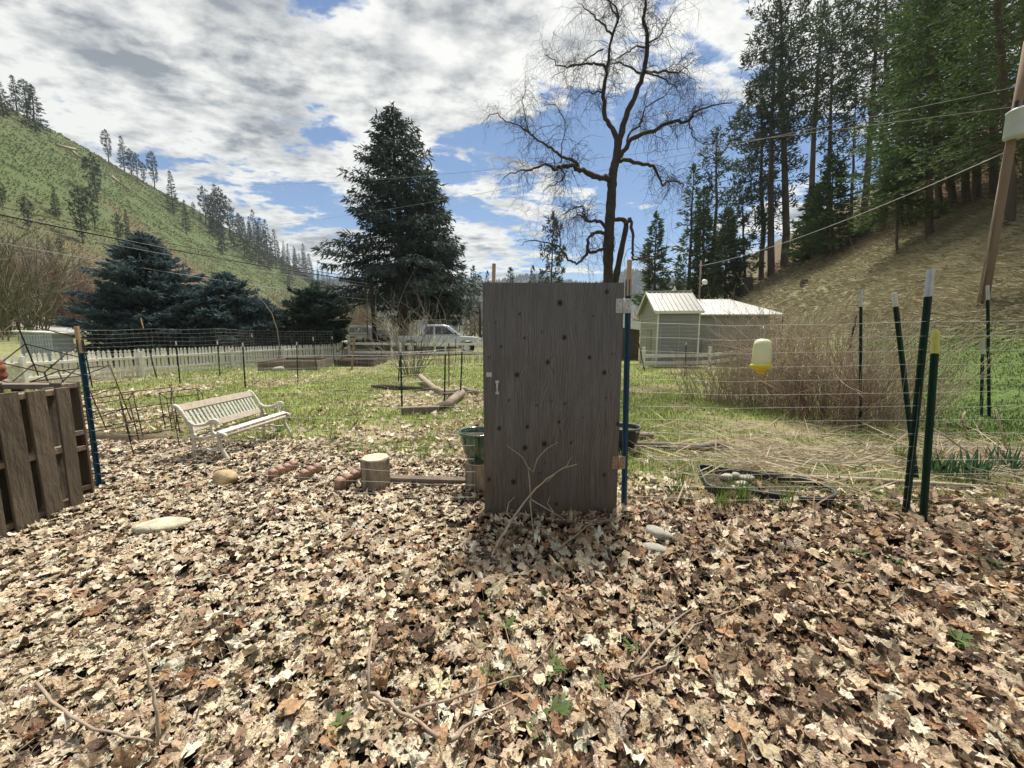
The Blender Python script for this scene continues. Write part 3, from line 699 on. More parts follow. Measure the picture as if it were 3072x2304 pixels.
cage('largest rusty wire cage tipped up behind the pallet bin', at(150, 1190, 4.1), at(90, 1040, 3.7), .46, .50, 3, .5)
cage('rusty wire cage leaning across the blue post', at(290, 1290, 4.2), at(215, 1120, 4.2), .42, .44, 3, .2)
cage('low rusty cage lying in leaves right of the blue post', at(345, 1330, 4.35), at(310, 1200, 4.4), .44, .46, 2, .3)
cage('low rusty cage nearest the bench end', at(470, 1330, 4.5), at(440, 1195, 4.7), .42, .46, 2, .1)
cage('low rusty cage behind the other cages, by the bench back', at(560, 1280, 5.0), at(545, 1180, 5.1), .36, .38, 2, .25)

# ---------------------------------------------------------------- garden bench
def bench():
    a, b = gnd(640, 1388), gnd(862, 1303); d = (b - a); rz = math.atan2(d.y, d.x) + R(2)
    c = (a + b) / 2; L = 1.22; S = .80
    T = thing('garden_bench', 'peeling off-white cast-end garden bench with slatted back, standing in leaves', 'bench', (c.x - .16, c.y, h(c.x, c.y) + .0), rz, local=True)
    # local: x along the bench, -y is the front
    bk = [(.17, .0), (.15, .20), (.14, .40), (.19, .55), (.27, .70), (.345, .80), (.385, .815), (.40, .79)]
    ft = [(-.36, 0), (-.30, .12), (-.245, .24), (-.235, .36), (-.26, .40)]
    st = [(.14, .40), (.06, .355), (-.06, .355), (-.18, .385), (-.27, .41), (-.325, .395), (-.335, .355), (-.305, .345)]
    ar = [(.19, .58), (.12, .535), (.02, .53), (-.08, .555), (-.15, .60), (-.205, .61), (-.235, .58), (-.215, .555), (-.19, .565)]
    ap = [(-.165, .595), (-.135, .52), (-.15, .44), (-.20, .395)]
    sr = [(.15, .16), (.02, .185), (-.10, .17), (-.27, .18)]
    orn = [(.05, .175), (.02, .26), (-.05, .28), (-.06, .23)]
    def curve(pts, k=5):
        P_ = [Vector((0, p[0] * S, p[1] * S)) for p in pts]; out = []
        for i in range(len(P_) - 1):
            p0, p1, p2, p3 = P_[max(i - 1, 0)], P_[i], P_[i + 1], P_[min(i + 2, len(P_) - 1)]
            for j in range(k):
                t = j / k; out.append(.5 * ((2 * p1) + (p2 - p0) * t + (2 * p0 - 5 * p1 + 4 * p2 - p3) * t * t + (3 * p1 - p0 - 3 * p2 + p3) * t ** 3))
        return out + [P_[-1]]
    for sx in (-1, 1):
        X = Vector((sx * L / 2 * .985, 0, 0))
        def part(nm, pts, r, par=T):
            return MB().tube([p + X for p in curve(pts)], r, 8, flat=1.0).obj(nm, 'bench_paint', par, smooth=True)
        leg = part('leg', bk, .021); part('leg', ft, .020); seat_rail = part('seat_rail', st, .020); part('armrest', ar, .019); part('arm_post', ap, .015, seat_rail); part('stretcher', sr, .013); part('scroll', orn, .010, leg)
    def slat(y, z, w, t, ang, nm, mt, L_=L):
        return MB().box((0, y * S, z * S), (L_, w, t), Matrix.Rotation(ang, 3, 'X')).obj(nm, mt, T, bevel=.004)
    slat(-.255, .425, .062, .022, .35, 'seat_slat', 'bench_paint'); slat(-.17, .405, .05, .020, .2, 'seat_slat', 'bench_wood')
    slat(-.03, .375, .05, .018, 0, 'seat_slat', 'dark_wood'); slat(.08, .385, .05, .018, -.3, 'seat_slat', 'dark_wood')
    ba = math.atan2(.80 - .45, .345 - .155)
    slat(.335, .775, .085, .026, ba, 'top_rail', 'bench_wood', L * .96); slat(.17, .47, .078, .026, ba, 'bottom_rail', 'bench_wood', L * .96)
    for i in range(19):
        x = -L * .46 + L * .92 * (i + .5) / 19
        MB().bar((x, .192 * S, .505 * S), (x, .318 * S, .735 * S), .034, .014, Vector((0, -1, .5))).obj('back_slat', 'bench_slat', T, bevel=.002)
    MB().tube([(-L / 2 - .02, -.285 * S, .36 * S), (L / 2 + .02, -.285 * S, .36 * S)], .022, 8).obj('front_rail', 'bench_wood', T, smooth=True)
bench()

# ---------------------------------------------------------------- logs, stumps, pots, stones
def stump(uc, vb, vt, wpx, label, y=None, name='log_stump'):
    b = gnd(uc, vb) if y is None else Vector((at(uc, vb, y).x, y, h(at(uc, vb, y).x, y)))
    r = wpx / 2 / FPX * b.y * 1.02; zt = at(uc, vt, b.y).z - b.z
    T = thing(name, label, 'log', b); jit = lambda i, j: 1 + .05 * math.sin(j * 1.7 + 1) + .02 * math.sin(j * 5.2)
    MB().lathe([(r * 1.0, -.06), (r * 1.0, .02), (r * .98, zt * .5), (r, zt - .012), (r * .97, zt)], 26, b, jit).obj('bark', 'log_bark', T, smooth=True)
    MB().lathe([(r * .93, zt - .02), (r * .93, zt + .004), (.01, zt + .006)], 26, b, jit).obj('cut_top', 'cut_wood', T)
    return b, r, zt
stump(1130, 1466, 1372, 83, 'upright round log stump with pale cut top left of the door')
b2, r2, z2 = stump(1437, 1490, 1385, 84, 'upright log stump under the green pot, half behind the door', y=3.45)
def pot(c, r, hh, label, m, rim, name='flower_pot'):
    T = thing(name, label, 'pot', c)
    MB().lathe([(r * .55, 0), (r * .62, .01), (r * .80, hh * .35), (r * .93, hh * .7), (r * .99, hh * .93), (r * 1.0, hh), (r * .93, hh), (r * .90, hh * .9), (r * .8, hh * .6)], 36, c, closed=False).lathe([(.001, .004), (r * .56, .003)], 36, c, closed=False).obj('body', m, T, smooth=True)
    c2 = Vector(c) + Vector((0, 0, hh)); n = 40
    MB().tube([c2 + Vector((r * math.cos(2 * math.pi * i / n), r * math.sin(2 * math.pi * i / n), 0)) for i in range(n + 1)], r * .075, 8, cap=False).obj('rim', rim, T, smooth=True)
    MB().lathe([(r * .90, hh * .86), (r * .5, hh * .90), (.005, hh * .92)], 24, c, lambda i, j: 1 + .02 * math.sin(j * 3.3 + i), closed=False).obj('soil', 'soil', T, smooth=True)
    return T
pot((b2.x, b2.y, b2.z + z2 + .006), .170, .275, 'glossy dark green glazed pot of soil on a stump beside the door', 'green_glaze', 'green_glaze')
c = gnd(1872, 1350); pot(c, .19, .30, 'dark pot with grey rim behind the door post', 'dark_pot', 'pot_rim')
def log(pts, rad, label, m='pale_log', n=9, cat='log', name='fallen_log', ends=True):
    o0 = Vector(pts[0]); T = thing(name, label, cat, o0)
    MB().tube(pts, rad, n).obj('bark', m, T, smooth=True)
    if ends:
        for i, j in ((0, 1), (-1, -2)):
            p_, q_ = Vector(pts[i]), Vector(pts[j]); dd = (p_ - q_).normalized(); rr = rad[i] if hasattr(rad, '__len__') else rad
            MB().tube([p_ - dd * .004, p_ + dd * .003], [rr * .9, rr * .86], n).obj('cut_end', 'cut_wood' if m != 'dark_log' else 'weathered_wood', T)
def glift(u, v, z=0.0):
    p_ = gnd(u, v); return p_ + Vector((0, 0, z))
log([glift(1118, 1166, .05), glift(1146, 1168, .07), glift(1208, 1170, .06), glift(1284, 1172, .05)], [.06, .08, .075, .05], 'dark rotting log on the grass behind the split timber', 'dark_log')
log([glift(1262, 1150, .22), glift(1277, 1160, .16), glift(1302, 1176, .10), glift(1333, 1186, .07), glift(1364, 1186, .08), glift(1391, 1178, .10), glift(1410, 1182, .06), glift(1436, 1183, .05)], [.075, .085, .085, .08, .075, .085, .07, .05], 'pale curved branch log lying across the garden')
log([glift(1345, 1226, .08), glift(1368, 1205, .10), glift(1386, 1190, .10)], [.085, .10, .09], 'short pale split log pointing away from the dark log end')
log([glift(1308, 1240, .07), glift(1326, 1232, .09), glift(1345, 1226, .08)], [.07, .09, .08], 'short dark log end against the squared timber', 'dark_log')
tm = MB().bar(glift(1206, 1244, .075), glift(1318, 1240, .075), .15, .14).obj('squared_timber', 'weathered_wood', None, bevel=.01); tag(tm, 'squared grey timber lying in the grass between two posts', 'timber')
pl = MB().bar(glift(1168, 1460, .085), glift(1404, 1466, .08), .05, .05, Vector((0, -.5, 1))).obj('wooden_plank', 'weathered_wood', None, bevel=.004); tag(pl, 'weathered plank lying between the two stumps', 'plank')
log([glift(1898, 1342, .04), glift(2000, 1350, .06), glift(2100, 1358, .06), glift(2148, 1350, .08), glift(2188, 1362, .03)], [.035, .045, .05, .06, .04], 'bent grey log lying right of the door post', 'weathered_wood')
log([glift(1905, 1318, .05), glift(1956, 1320, .05)], [.055, .06], 'short cut log round beside the dark pot', 'weathered_wood')
log([glift(2300, 1430, .05), glift(2410, 1444, .04), glift(2600, 1452, .04), glift(2800, 1462, .035), glift(2985, 1472, .03)], [.026, .028, .028, .024, .018], 'long thin pole lying along the cut stalks to the right', 'pale_log', ends=False)
log([glift(418, 1402, .03), glift(500, 1370, .04), glift(575, 1352, .05)], [.016, .02, .02], 'thin pale pole on the leaves under the bench', 'pale_log', ends=False)
log([glift(1000, 1174, .02), glift(1045, 1172, .02)], [.02, .02], 'small pale stick of wood on the leaves left of the dark log', 'pale_log', ends=False)
# scalloped clay edging, three pieces half sunk in the leaves
def edging(u0, v0, u1, v1, n, label):
    a, b = glift(u0, v0, .035), glift(u1, v1, .035); T = thing('edging_tile', label, 'edging', a, group='scalloped clay edging pieces')
    d = (b - a); L = d.length; d.normalize(); up = (Vector((0, 0, 1)) + Vector((.3, -.5, 0))).normalized(); nn = d.cross(up).normalized(); w = L / n
    for i in range(n):
        c = a + d * (w * (i + .5)); ring = []
        for k in range(9):
            th = math.pi * k / 8; ring.append(c + d * (w / 2 * math.cos(th)) + up * (.075 + w * .5 * math.sin(th)))
        poly = [c + d * w / 2 - up * .05] + ring + [c - d * w / 2 - up * .05]; m_ = len(poly)
        off = nn * (.030 + .004 * (i % 2)); MB().add([p_ - off for p_ in poly] + [p_ + off for p_ in poly], [tuple(range(m_)), tuple(m_ + k for k in reversed(range(m_)))] + [((k + 1) % m_, k, m_ + k, m_ + (k + 1) % m_) for k in range(m_)]).obj('scallop', 'terracotta_pink', T, bevel=.008)
edging(812, 1447, 892, 1412, 4, 'pink scalloped clay edging piece left of the other two')
edging(905, 1450, 962, 1420, 3, 'short pink scalloped clay edging piece in the middle')
edging(1010, 1478, 1092, 1432, 4, 'pink scalloped clay edging piece next to the stump')
def stone(p, sx, sy, sz, m, label, rz=0.0, seed=1, name='garden_stone', cat='stone', group=None):
    rr = random.Random(seed); mb = MB(); nu, nv = 14, 8; vs = []
    k1, k2, k3 = rr.random() * 6, rr.random() * 6, rr.random() * 6
    for j in range(nv + 1):
        ph = math.pi * j / nv
        for i in range(nu):
            th = 2 * math.pi * i / nu; x_, y_, z_ = math.sin(ph) * math.cos(th), math.sin(ph) * math.sin(th), math.cos(ph)
            q_ = 1 + .10 * math.sin(3 * x_ + k1) + .08 * math.sin(4 * y_ + k2 + 2 * x_) + .06 * math.sin(5 * z_ + k3)
            z_ = math.copysign(abs(z_) ** .75, z_); vs.append(Vector((x_ * sx * q_, y_ * sy * q_, z_ * sz * q_)))
    M = Matrix.Rotation(rz, 3, 'Z'); mb.add([M @ v + Vector(p) for v in vs], [(j * nu + i, (j + 1) * nu + i, (j + 1) * nu + (i + 1) % nu, j * nu + (i + 1) % nu) for j in range(nv) for i in range(nu)])
    return tag(mb.obj(name, m, None, smooth=True), label, cat, group)
stone(glift(676, 1456, .075), .115, .09, .075, 'tan_stone', 'rounded tan stone half buried in leaves below the bench', seed=3)
stone(glift(492, 1596, .055), .17, .11, .028, 'pale_stone', 'flat pale yellowish stone in the leaves near the pallet', rz=.15, seed=5)
stone(glift(1975, 1626, .06), .12, .05, .035, 'grey_stone', 'long pale grey stone in the leaves right of the door', rz=-.75, seed=7)
stone(glift(1965, 1668, .05), .08, .05, .03, 'grey_stone', 'small flat grey stone below the long one', rz=-.3, seed=9)
stone(glift(835, 1114, .06), .24, .2, .14, 'grey_stone', 'rounded brownish stone in front of the raised bed', seed=15)
# black pond liner half sunk in the ground
def tub():
    rim = [(2098, 1408), (2108, 1440), (2132, 1474), (2240, 1486), (2330, 1500), (2426, 1512), (2490, 1508), (2500, 1488), (2430, 1456), (2330, 1440), (2240, 1426), (2160, 1416)]
    G = [glift(u, v + 8, .075) for u, v in rim]; n = len(G); cen = sum(G, Vector()) / n; T = thing('pond_liner', 'sunken black plastic pond liner with grey rim under dry stalks', 'pond liner', cen - Vector((0, 0, .1)))
    P_ = []
    for i in range(n):
        p0, p1, p2, p3 = G[i - 1], G[i], G[(i + 1) % n], G[(i + 2) % n]
        for j in range(4):
            t = j / 4; P_.append(.5 * ((2 * p1) + (p2 - p0) * t + (2 * p0 - 5 * p1 + 4 * p2 - p3) * t * t + (3 * p1 - p0 - 3 * p2 + p3) * t ** 3))
    k = len(P_)
    MB().tube(P_ + [P_[0]], .009, 6, cap=False).obj('rim', 'plastic_rim', T, smooth=True)
    mb = MB(); rows = [[p_ for p_ in P_], [cen + (p_ - cen) * .97 - Vector((0, 0, .16)) for p_ in P_]]
    mb.add(rows[0] + rows[1], [(i, (i + 1) % k, k + (i + 1) % k, k + i) for i in range(k)]); mb.obj('wall', 'black_plastic', T, smooth=True)
    mb = MB(); mb.add([cen + (p_ - cen) * .95 - Vector((0, 0, .06)) for p_ in P_] + [cen - Vector((0, 0, .05))], [(i, (i + 1) % k, k) for i in range(k)]); mb.obj('debris_bed', 'soil', T)
tub()
for i, (u, v, s_) in enumerate(((2178, 1440, .055), (2206, 1436, .05), (2238, 1444, .06), (2222, 1462, .05))):
    stone(glift(u, v + 6, .05), s_ * 1.1, s_ * .85, s_ * .6, 'grey_stone', ['pale round stone at the left of those in the pond liner', 'pale round stone second from left in the pond liner', 'larger pale stone at the right in the pond liner', 'pale round stone nearest in the pond liner'][i], seed=20 + i, group='stones in the pond liner')
# wasp trap
def trap():
    y = 2.93; t = at(2285, 1010, y); bt = at(2281, 1122, y); H_ = t.z - bt.z; r = .066; T = thing('wasp_trap', 'hanging wasp trap, clear pale bottle over a yellow base, on the wire', 'trap', bt)
    m = bpy.data.materials.new('cloudy_plastic'); m.use_nodes = True; b = m.node_tree.nodes['Principled BSDF']; b.inputs['Base Color'].default_value = (.86, .88, .52, 1); b.inputs['Roughness'].default_value = .35; b.inputs['Alpha'].default_value = .82; b.inputs['Coat Weight'].default_value = .4; MAT['cloudy_plastic'] = m
    L = H_ - .01
    bottle = MB().lathe([(r * .98, L * .27), (r * .97, L * .5), (r * .90, L * .82), (r * .80, L * .92), (r * .5, L * .965), (.012, L * .985)], 28, bt, closed=False).obj('bottle', 'cloudy_plastic', T, smooth=True)
    MB().lathe([(r * .6, L * .27), (r * .22, L * .66), (.004, L * .68)], 20, bt, closed=False).obj('entry_cone', 'cloudy_plastic', bottle, smooth=True)
    MB().lathe([(r * .9, L * .265), (r * .93, L * .33), (r * .6, L * .345), (.002, L * .34)], 20, bt, lambda i, j: 1 + .05 * math.sin(j * 4.1 + i)).obj('dead_wasps', 'soil', T, smooth=True)
    MB().lathe([(.012, 0), (r * .42, .006), (r * .5, L * .10), (r * .72, L * .12), (r * 1.06, L * .17), (r * 1.1, L * .25), (r * 1.02, L * .275), (r * .8, L * .27)], 28, bt).obj('base', 'trap_yellow', T, smooth=True)
    MB().tube([bt + Vector((0, 0, L * .98)), bt + Vector((.004, 0, L + .02)), bt + Vector((.012, 0, L + .05)), bt + Vector((.004, .02, L + .085)), bt + Vector((-.006, .03, L + .06))], .003, 6).obj('hook', 'galvanized', T, smooth=True)
trap()

# ---------------------------------------------------------------- fallen branches and twigs in the foreground
def fallen(pts, r0, r1, label, m='twig', subs=(), name='fallen_branch', cat='branch', n=6):
    T = thing(name, label, cat, pts[0]); k = len(pts); rr = random.Random(len(label) * 7 + k)
    P_ = []
    for i in range(k - 1):
        for j in range(3):
            t = j / 3; q_ = Vector(pts[i]).lerp(Vector(pts[i + 1]), t); P_.append(q_ + Vector((rr.uniform(-1, 1), rr.uniform(-1, 1), rr.uniform(-.3, .6))) * (.006 if 0 < i + j else 0))
    P_.append(Vector(pts[-1])); m_ = len(P_)
    MB().tube(P_, [r0 + (r1 - r0) * i / (m_ - 1) for i in range(m_)], n).obj('stem', m, T, smooth=True)
    for s_ in subs: MB().tube(s_, [r1 * 1.5 * (1 - .65 * i / (len(s_) - 1)) for i in range(len(s_))], 5).obj('side_twig', m, T, smooth=True)
L1 = [at(1398, 1932, 1.79), at(1434, 1805, 2.02), at(1460, 1733, 2.18), at(1501, 1640, 2.41), at(1543, 1563, 2.60), at(1594, 1496, 2.74), at(1640, 1447, 2.80), at(1690, 1412, 2.83), at(1732, 1396, 2.85)]
L1 = [p_ + Vector((0, 0, .07 * (1 - i / 8) + .01)) for i, p_ in enumerate(L1)]
fallen(L1, .013, .004, 'long forked dead branch propped against the foot of the door', 'twig_pale',
       [[at(1592, 1498, 2.745), at(1588, 1440, 2.80), at(1584, 1402, 2.83), at(1566, 1370, 2.85), at(1520, 1336, 2.87)], [at(1584, 1402, 2.83), at(1600, 1418, 2.80), at(1612, 1376, 2.84), at(1640, 1346, 2.86), at(1676, 1326, 2.87)],
        [at(1640, 1447, 2.80), at(1668, 1418, 2.80), at(1700, 1398, 2.83), at(1715, 1370, 2.86)], [at(1592, 1498, 2.745), at(1650, 1532, 2.72), at(1700, 1562, 2.70)], [at(1543, 1563, 2.6), at(1520, 1540, 2.64), at(1526, 1508, 2.7), at(1545, 1490, 2.75)],
        [at(1660, 1536, 2.72), at(1642, 1510, 2.78), at(1650, 1490, 2.82)], [at(1460, 1733, 2.18), at(1400, 1718, 2.24), at(1330, 1712, 2.26)], [at(1590, 1500, 2.745), at(1596, 1560, 2.68), at(1604, 1640, 2.45)]])
TW = [([(1668, 1694), (1759, 1617), (1800, 1604), (1887, 1581)], .010, .004, 'grey forked twig on the leaves right of the long branch', [[(1759, 1617), (1840, 1622), (1650, 1640)]]),
      ([(1903, 2060), (1975, 1962), (2078, 1874)], .009, .004, 'straight brown twig on the leaves, upper of two at right', []),
      ([(1872, 2100), (1923, 2095), (1990, 2055), (2047, 2013)], .008, .003, 'bent reddish twig on the leaves, lower of two at right', []),
      ([(1239, 2198), (1357, 2167), (1460, 2126), (1563, 2090), (1640, 2008), (1682, 1946)], .008, .003, 'long dark curved twig crossing the bottom leaves', [[(1460, 2126), (1470, 2060), (1500, 2010)], [(1563, 2090), (1530, 2030), (1510, 1980)]]),
      ([(1110, 2147), (1167, 2172), (1229, 2224), (1316, 2286)], .010, .008, 'thick brown twig at the bottom edge, slanting right', [[(1110, 2147), (1112, 2060), (1130, 1990)]]),
      ([(1357, 2296), (1409, 2245), (1460, 2208), (1553, 2162)], .010, .004, 'brown twig at the bottom edge, slanting up right', [[(1409, 2245), (1430, 2180), (1445, 2100)]]),
      ([(119, 2110), (199, 2198), (298, 2258), (388, 2283), (477, 2302)], .008, .005, 'pale stem lying along the bottom left leaves', []),
      ([(1960, 1780), (2080, 1720), (2150, 1690), (2190, 1640)], .004, .002, 'thin pale stalk on the leaves in front of the pond liner', []),
      ([(2010, 2010), (2080, 1930), (2200, 1880), (2262, 1850)], .006, .003, 'thin bent twig on the right leaves with a hooked end', []),
      ([(700, 1500), (760, 1455), (800, 1430)], .006, .003, 'thin twig beside the pink edging', []),
      ([(905, 1420), (980, 1380), (1030, 1340)], .006, .003, 'thin pale twig rising behind the pink edging', []),
      ([(560, 1410), (640, 1370), (720, 1330)], .008, .004, 'thin twig on the leaves in front of the bench legs', []),
      ([(560, 1480), (720, 1440), (790, 1400), (840, 1378)], .007, .004, 'long thin stick lying below the bench', [])]
for pts, r0, r1, lab, subs in TW:
    fallen([glift(u, v, r0 + .085) for u, v in pts], r0 * .72, r1 * .75, lab, 'twig', [[glift(u, v, .095 + .05 * i) for i, (u, v) in enumerate(s_)] for s_ in subs])
g0 = glift(477, 2300, .08)
fallen([g0, at(467, 2146, g0.y + .02), at(452, 2047, g0.y + .05), at(428, 1948, g0.y + .08)], .006, .004, 'upright pale dead stem rising from the bottom left leaves', 'twig_pale')
fallen([g0 + Vector((.01, .01, 0)), at(547, 2221, g0.y + .05), at(597, 2136, g0.y + .1), at(622, 2047, g0.y + .14)], .005, .002, 'slanting pale dead stem beside the upright one at bottom left', 'twig_pale')

# ---------------------------------------------------------------- white picket fence along the far left side of the garden
def picket_fence():
    A, B, C_, D = gnd(-60, 1182), gnd(300, 1143), gnd(640, 1110), Vector((-10.75, 24.6, 0))
    pts = [A, B, C_, D]; T = thing('picket_fence', 'long white picket fence running away along the left of the garden', 'fence', A)
    seg = [(pts[i], pts[i + 1]) for i in range(3)]; me = None; k = 0
    org = ORG[T.name]
    for a, b in seg:
        d = b - a; d.z = 0; L = d.length; d.normalize(); nrm_ = Vector((d.y, -d.x, 0)); ang = math.atan2(d.y, d.x)
        n = int(L / .145)
        for i in range(n):
            p_ = a + d * (L * (i + .5) / n); p_.z = h(p_.x, p_.y)
            if me is None:
                ob = MB().prism([(-.05, .04), (.05, .04), (.05, .90), (.028, .925), (.028, .94), (.05, .955), (0, 1.02), (-.05, .955), (-.028, .94), (-.028, .925), (-.05, .90)], .019).obj('picket', 'white_paint_worn', T); me = ob.data
                for v_ in me.vertices: v_.co = v_.co + org     # mesh is kept about its own foot
            else: ob = bpy.data.objects.new('picket', me); link(ob, T)
            ob.location = p_ - org + Vector((0, 0, random.uniform(-.012, .012))); ob.rotation_euler = (random.uniform(-.02, .02), random.uniform(-.025, .025), ang)
        for z in (.28, .70):
            q0, q1 = a + nrm_ * .032, b + nrm_ * .032
            MB().bar((q0.x, q0.y, h(a.x, a.y) + z), (q1.x, q1.y, h(b.x, b.y) + z), .040, .085).obj('rail', 'white_paint', T, bevel=.004)
        m_ = max(1, int(L / 2.4))
        for i in range(m_):
            p_ = a + d * (L * (i + .3) / m_) + nrm_ * .10; z0 = h(p_.x, p_.y)
            MB().box((p_.x, p_.y, z0 + .43), (.09, .09, .98), Matrix.Rotation(ang, 3, 'Z')).obj('post', 'white_paint_worn', T, bevel=.006)
    return D
cornr = picket_fence()
def rail_fence(label, pts, zt, zb, hp, sp, name='rail_fence'):
    T = thing(name, label, 'fence', pts[0])
    for a, b in zip(pts[:-1], pts[1:]):
        a, b = Vector(a), Vector(b); L = (b - a).length; n = max(1, round(L / sp))
        for i in range(n + 1):
            p_ = a.lerp(b, i / n); z = h(p_.x, p_.y); MB().box((p_.x, p_.y, z + hp / 2 - .05), (.115, .115, hp + .1)).obj('post', 'white_paint_worn', T, bevel=.008)
        for zz in (zt, zb):
            for i in range(n):
                p_, q_ = a.lerp(b, i / n), a.lerp(b, (i + 1) / n); o_ = Vector((0, -.08, 0))
                MB().bar((p_.x + .005, p_.y - .08, h(p_.x, p_.y) + zz), (q_.x - .005, q_.y - .08, h(q_.x, q_.y) + zz), .035, .15).obj('rail', 'white_paint', T, bevel=.005)
rail_fence('white two-rail fence between the picket fence and the door, in front of the truck', [(-10.4, 24.7, 0), (.6, 24.4, 0)], .92, .38, 1.42, 2.55)
rail_fence('low white two-rail fence in front of the small shed and white-roofed building', [(6.0, 17.6, 0), (12.4, 18.4, 0)], .55, .22, .95, 2.9)

# ---------------------------------------------------------------- raised garden beds
def bed(label, cs, hh, mt):
    T = thing('raised_bed', label, 'raised bed', cs[0], group='raised garden beds'); n = len(cs)
    for i in range(n):
        a, b = cs[i], cs[(i + 1) % n]
        for k in range(2):
            z0 = hh * k / 2; MB().bar((a.x, a.y, h(a.x, a.y) + z0 + hh / 4), (b.x, b.y, h(b.x, b.y) + z0 + hh / 4), .045, hh / 2 - .008).obj('board', mt, T, bevel=.004)
    c = sum(cs, Vector()) / n
    MB().add([Vector((p_.x, p_.y, h(p_.x, p_.y) + hh * .72)) for p_ in cs], [tuple(range(n))]).obj('soil', 'soil', T)
y0 = gnd(775, 1112)
bed('long grey board raised bed by the picket fence', [gnd(775, 1112), gnd(951, 1110), gnd(1000, 1096), gnd(860, 1095)], .40, 'weathered_wood')
bed('darker raised bed right of the grey one', [gnd(1006, 1100), gnd(1120, 1100), gnd(1160, 1086), gnd(1040, 1086)], .36, 'dark_wood')

# ---------------------------------------------------------------- small metal pump house beyond the picket fence
def pump_house():
    c = at(148, 1060, 17.5); z = h(c.x, c.y); T = thing('metal_shed', 'small grey corrugated metal shed with flat roof beyond the picket fence', 'shed', (c.x, c.y, z), R(6), local=True)
    w, d_, hh = 1.30, .9, 1.50
    MB().box((0, 0, hh / 2), (w - .01, d_, hh)).obj('wall', 'metal_shed', T)
    for i in range(12): MB().box((-w / 2 + w * (i + .5) / 12, -d_ / 2 - .012, hh / 2), (w / 12 - .02, .022, hh - .01)).obj('wall_panel', 'metal_shed', T, bevel=.008)
    MB().box((0, 0, hh + .05), (w + .30, d_ + .25, .06), Matrix.Rotation(R(3), 3, 'Y')).obj('roof', 'roof_white', T, bevel=.01)
pump_house()

# ---------------------------------------------------------------- garden shed and white-roofed building
def shed():
    # local: front (eave) wall at y=0 facing -y, gable on the left at x=0
    y = 18.6; a = at(1971, 1052, y); z0 = h(a.x + 1, y + 1); w = (2090 - 1971) / FPX * y * .985; d_ = 3.1; ev = at(1971, 925, y).z - z0; rg = ev + 1.0
    T = thing('garden_shed', 'small cream siding shed with ribbed metal gable roof, right of the door', 'shed', (a.x, y, z0 - .1), R(-4), local=True)
    MB().box((w / 2, d_ / 2, ev / 2 - .02), (w - .05, d_ - .05, ev + .1)).obj('wall_core', 'siding', T)
    n = 16
    for i in range(n): MB().box((w / 2, -.004, (i + .5) * ev / n), (w, .022, ev / n - .006), Matrix.Rotation(R(-7), 3, 'X')).obj('siding_board', 'siding', T)
    ng = 22
    for i in range(ng):
        zc = (i + .5) * (rg - .02) / ng; dd = d_ if zc < ev else d_ * (rg - zc) / (rg - ev)
        MB().box((-.004, d_ / 2, zc), (.022, max(dd - .02, .1), (rg - .02) / ng - .006), Matrix.Rotation(R(7), 3, 'Y')).obj('siding_board', 'siding_cream', T)
    for cy in (0, d_): MB().box((-.012, cy, ev / 2), (.06, .07, ev)).obj('corner_trim', 'roof_white', T)
    MB().box((w + .005, 0, ev / 2), (.06, .06, ev)).obj('corner_trim', 'roof_white', T)
    MB().box((-.03, d_ * .45, .93), (.03, .85, 1.86)).obj('door', 'siding_grey', T)
    ov = .16
    for sg, nm in ((-1, 'roof_slope'), (1, 'roof_slope')):
        e = Vector((0, -ov, ev - .03)) if sg < 0 else Vector((0, d_ + ov, ev - .03)); r_ = Vector((0, d_ / 2, rg + .04)); sl = (r_ - e); nn = Vector((1, 0, 0)).cross(sl).normalized() * (1 if sg < 0 else -1)
        x0, x1 = -ov - .06, w + ov; off = nn * .02
        o_ = MB().add([Vector((x0, 0, 0)) + e, Vector((x1, 0, 0)) + e, Vector((x1, 0, 0)) + r_, Vector((x0, 0, 0)) + r_] + [Vector((x0, 0, 0)) + e - off, Vector((x1, 0, 0)) + e - off, Vector((x1, 0, 0)) + r_ - off, Vector((x0, 0, 0)) + r_ - off], [(0, 1, 2, 3), (7, 6, 5, 4), (0, 4, 5, 1), (1, 5, 6, 2), (2, 6, 7, 3), (3, 7, 4, 0)]).obj(nm, 'roof_metal', T)
        if sg < 0:
            for i in range(11):
                x = x0 + .04 + (x1 - x0 - .08) * i / 10; MB().bar(Vector((x, 0, 0)) + e + nn * .012, Vector((x, 0, 0)) + r_ + nn * .012, .035, .028, nn).obj('roof_rib', 'roof_metal', o_)
            MB().box(((x0 + x1) / 2, e.y - .012, e.z - .06), (x1 - x0, .022, .13)).obj('fascia', 'roof_white', T)
    MB().bar((-ov - .08, d_ / 2, rg + .065), (w + ov, d_ / 2, rg + .065), .16, .03).obj('ridge_cap', 'roof_white', T)
    for sg in (-1, 1):
        e = Vector((-ov - .075, d_ / 2 + sg * (d_ / 2 + ov), ev - .06)); MB().bar(e, (-ov - .075, d_ / 2, rg + .0), .03, .12).obj('barge_board', 'roof_white', T)
    v = MB().prism([(-.12, 0), (.12, .02), (.02, .26), (-.03, .10)], .02).obj('roof_ornament', 'roof_white', T); v.location = (w * .62, d_ / 2, rg + .09)
shed()
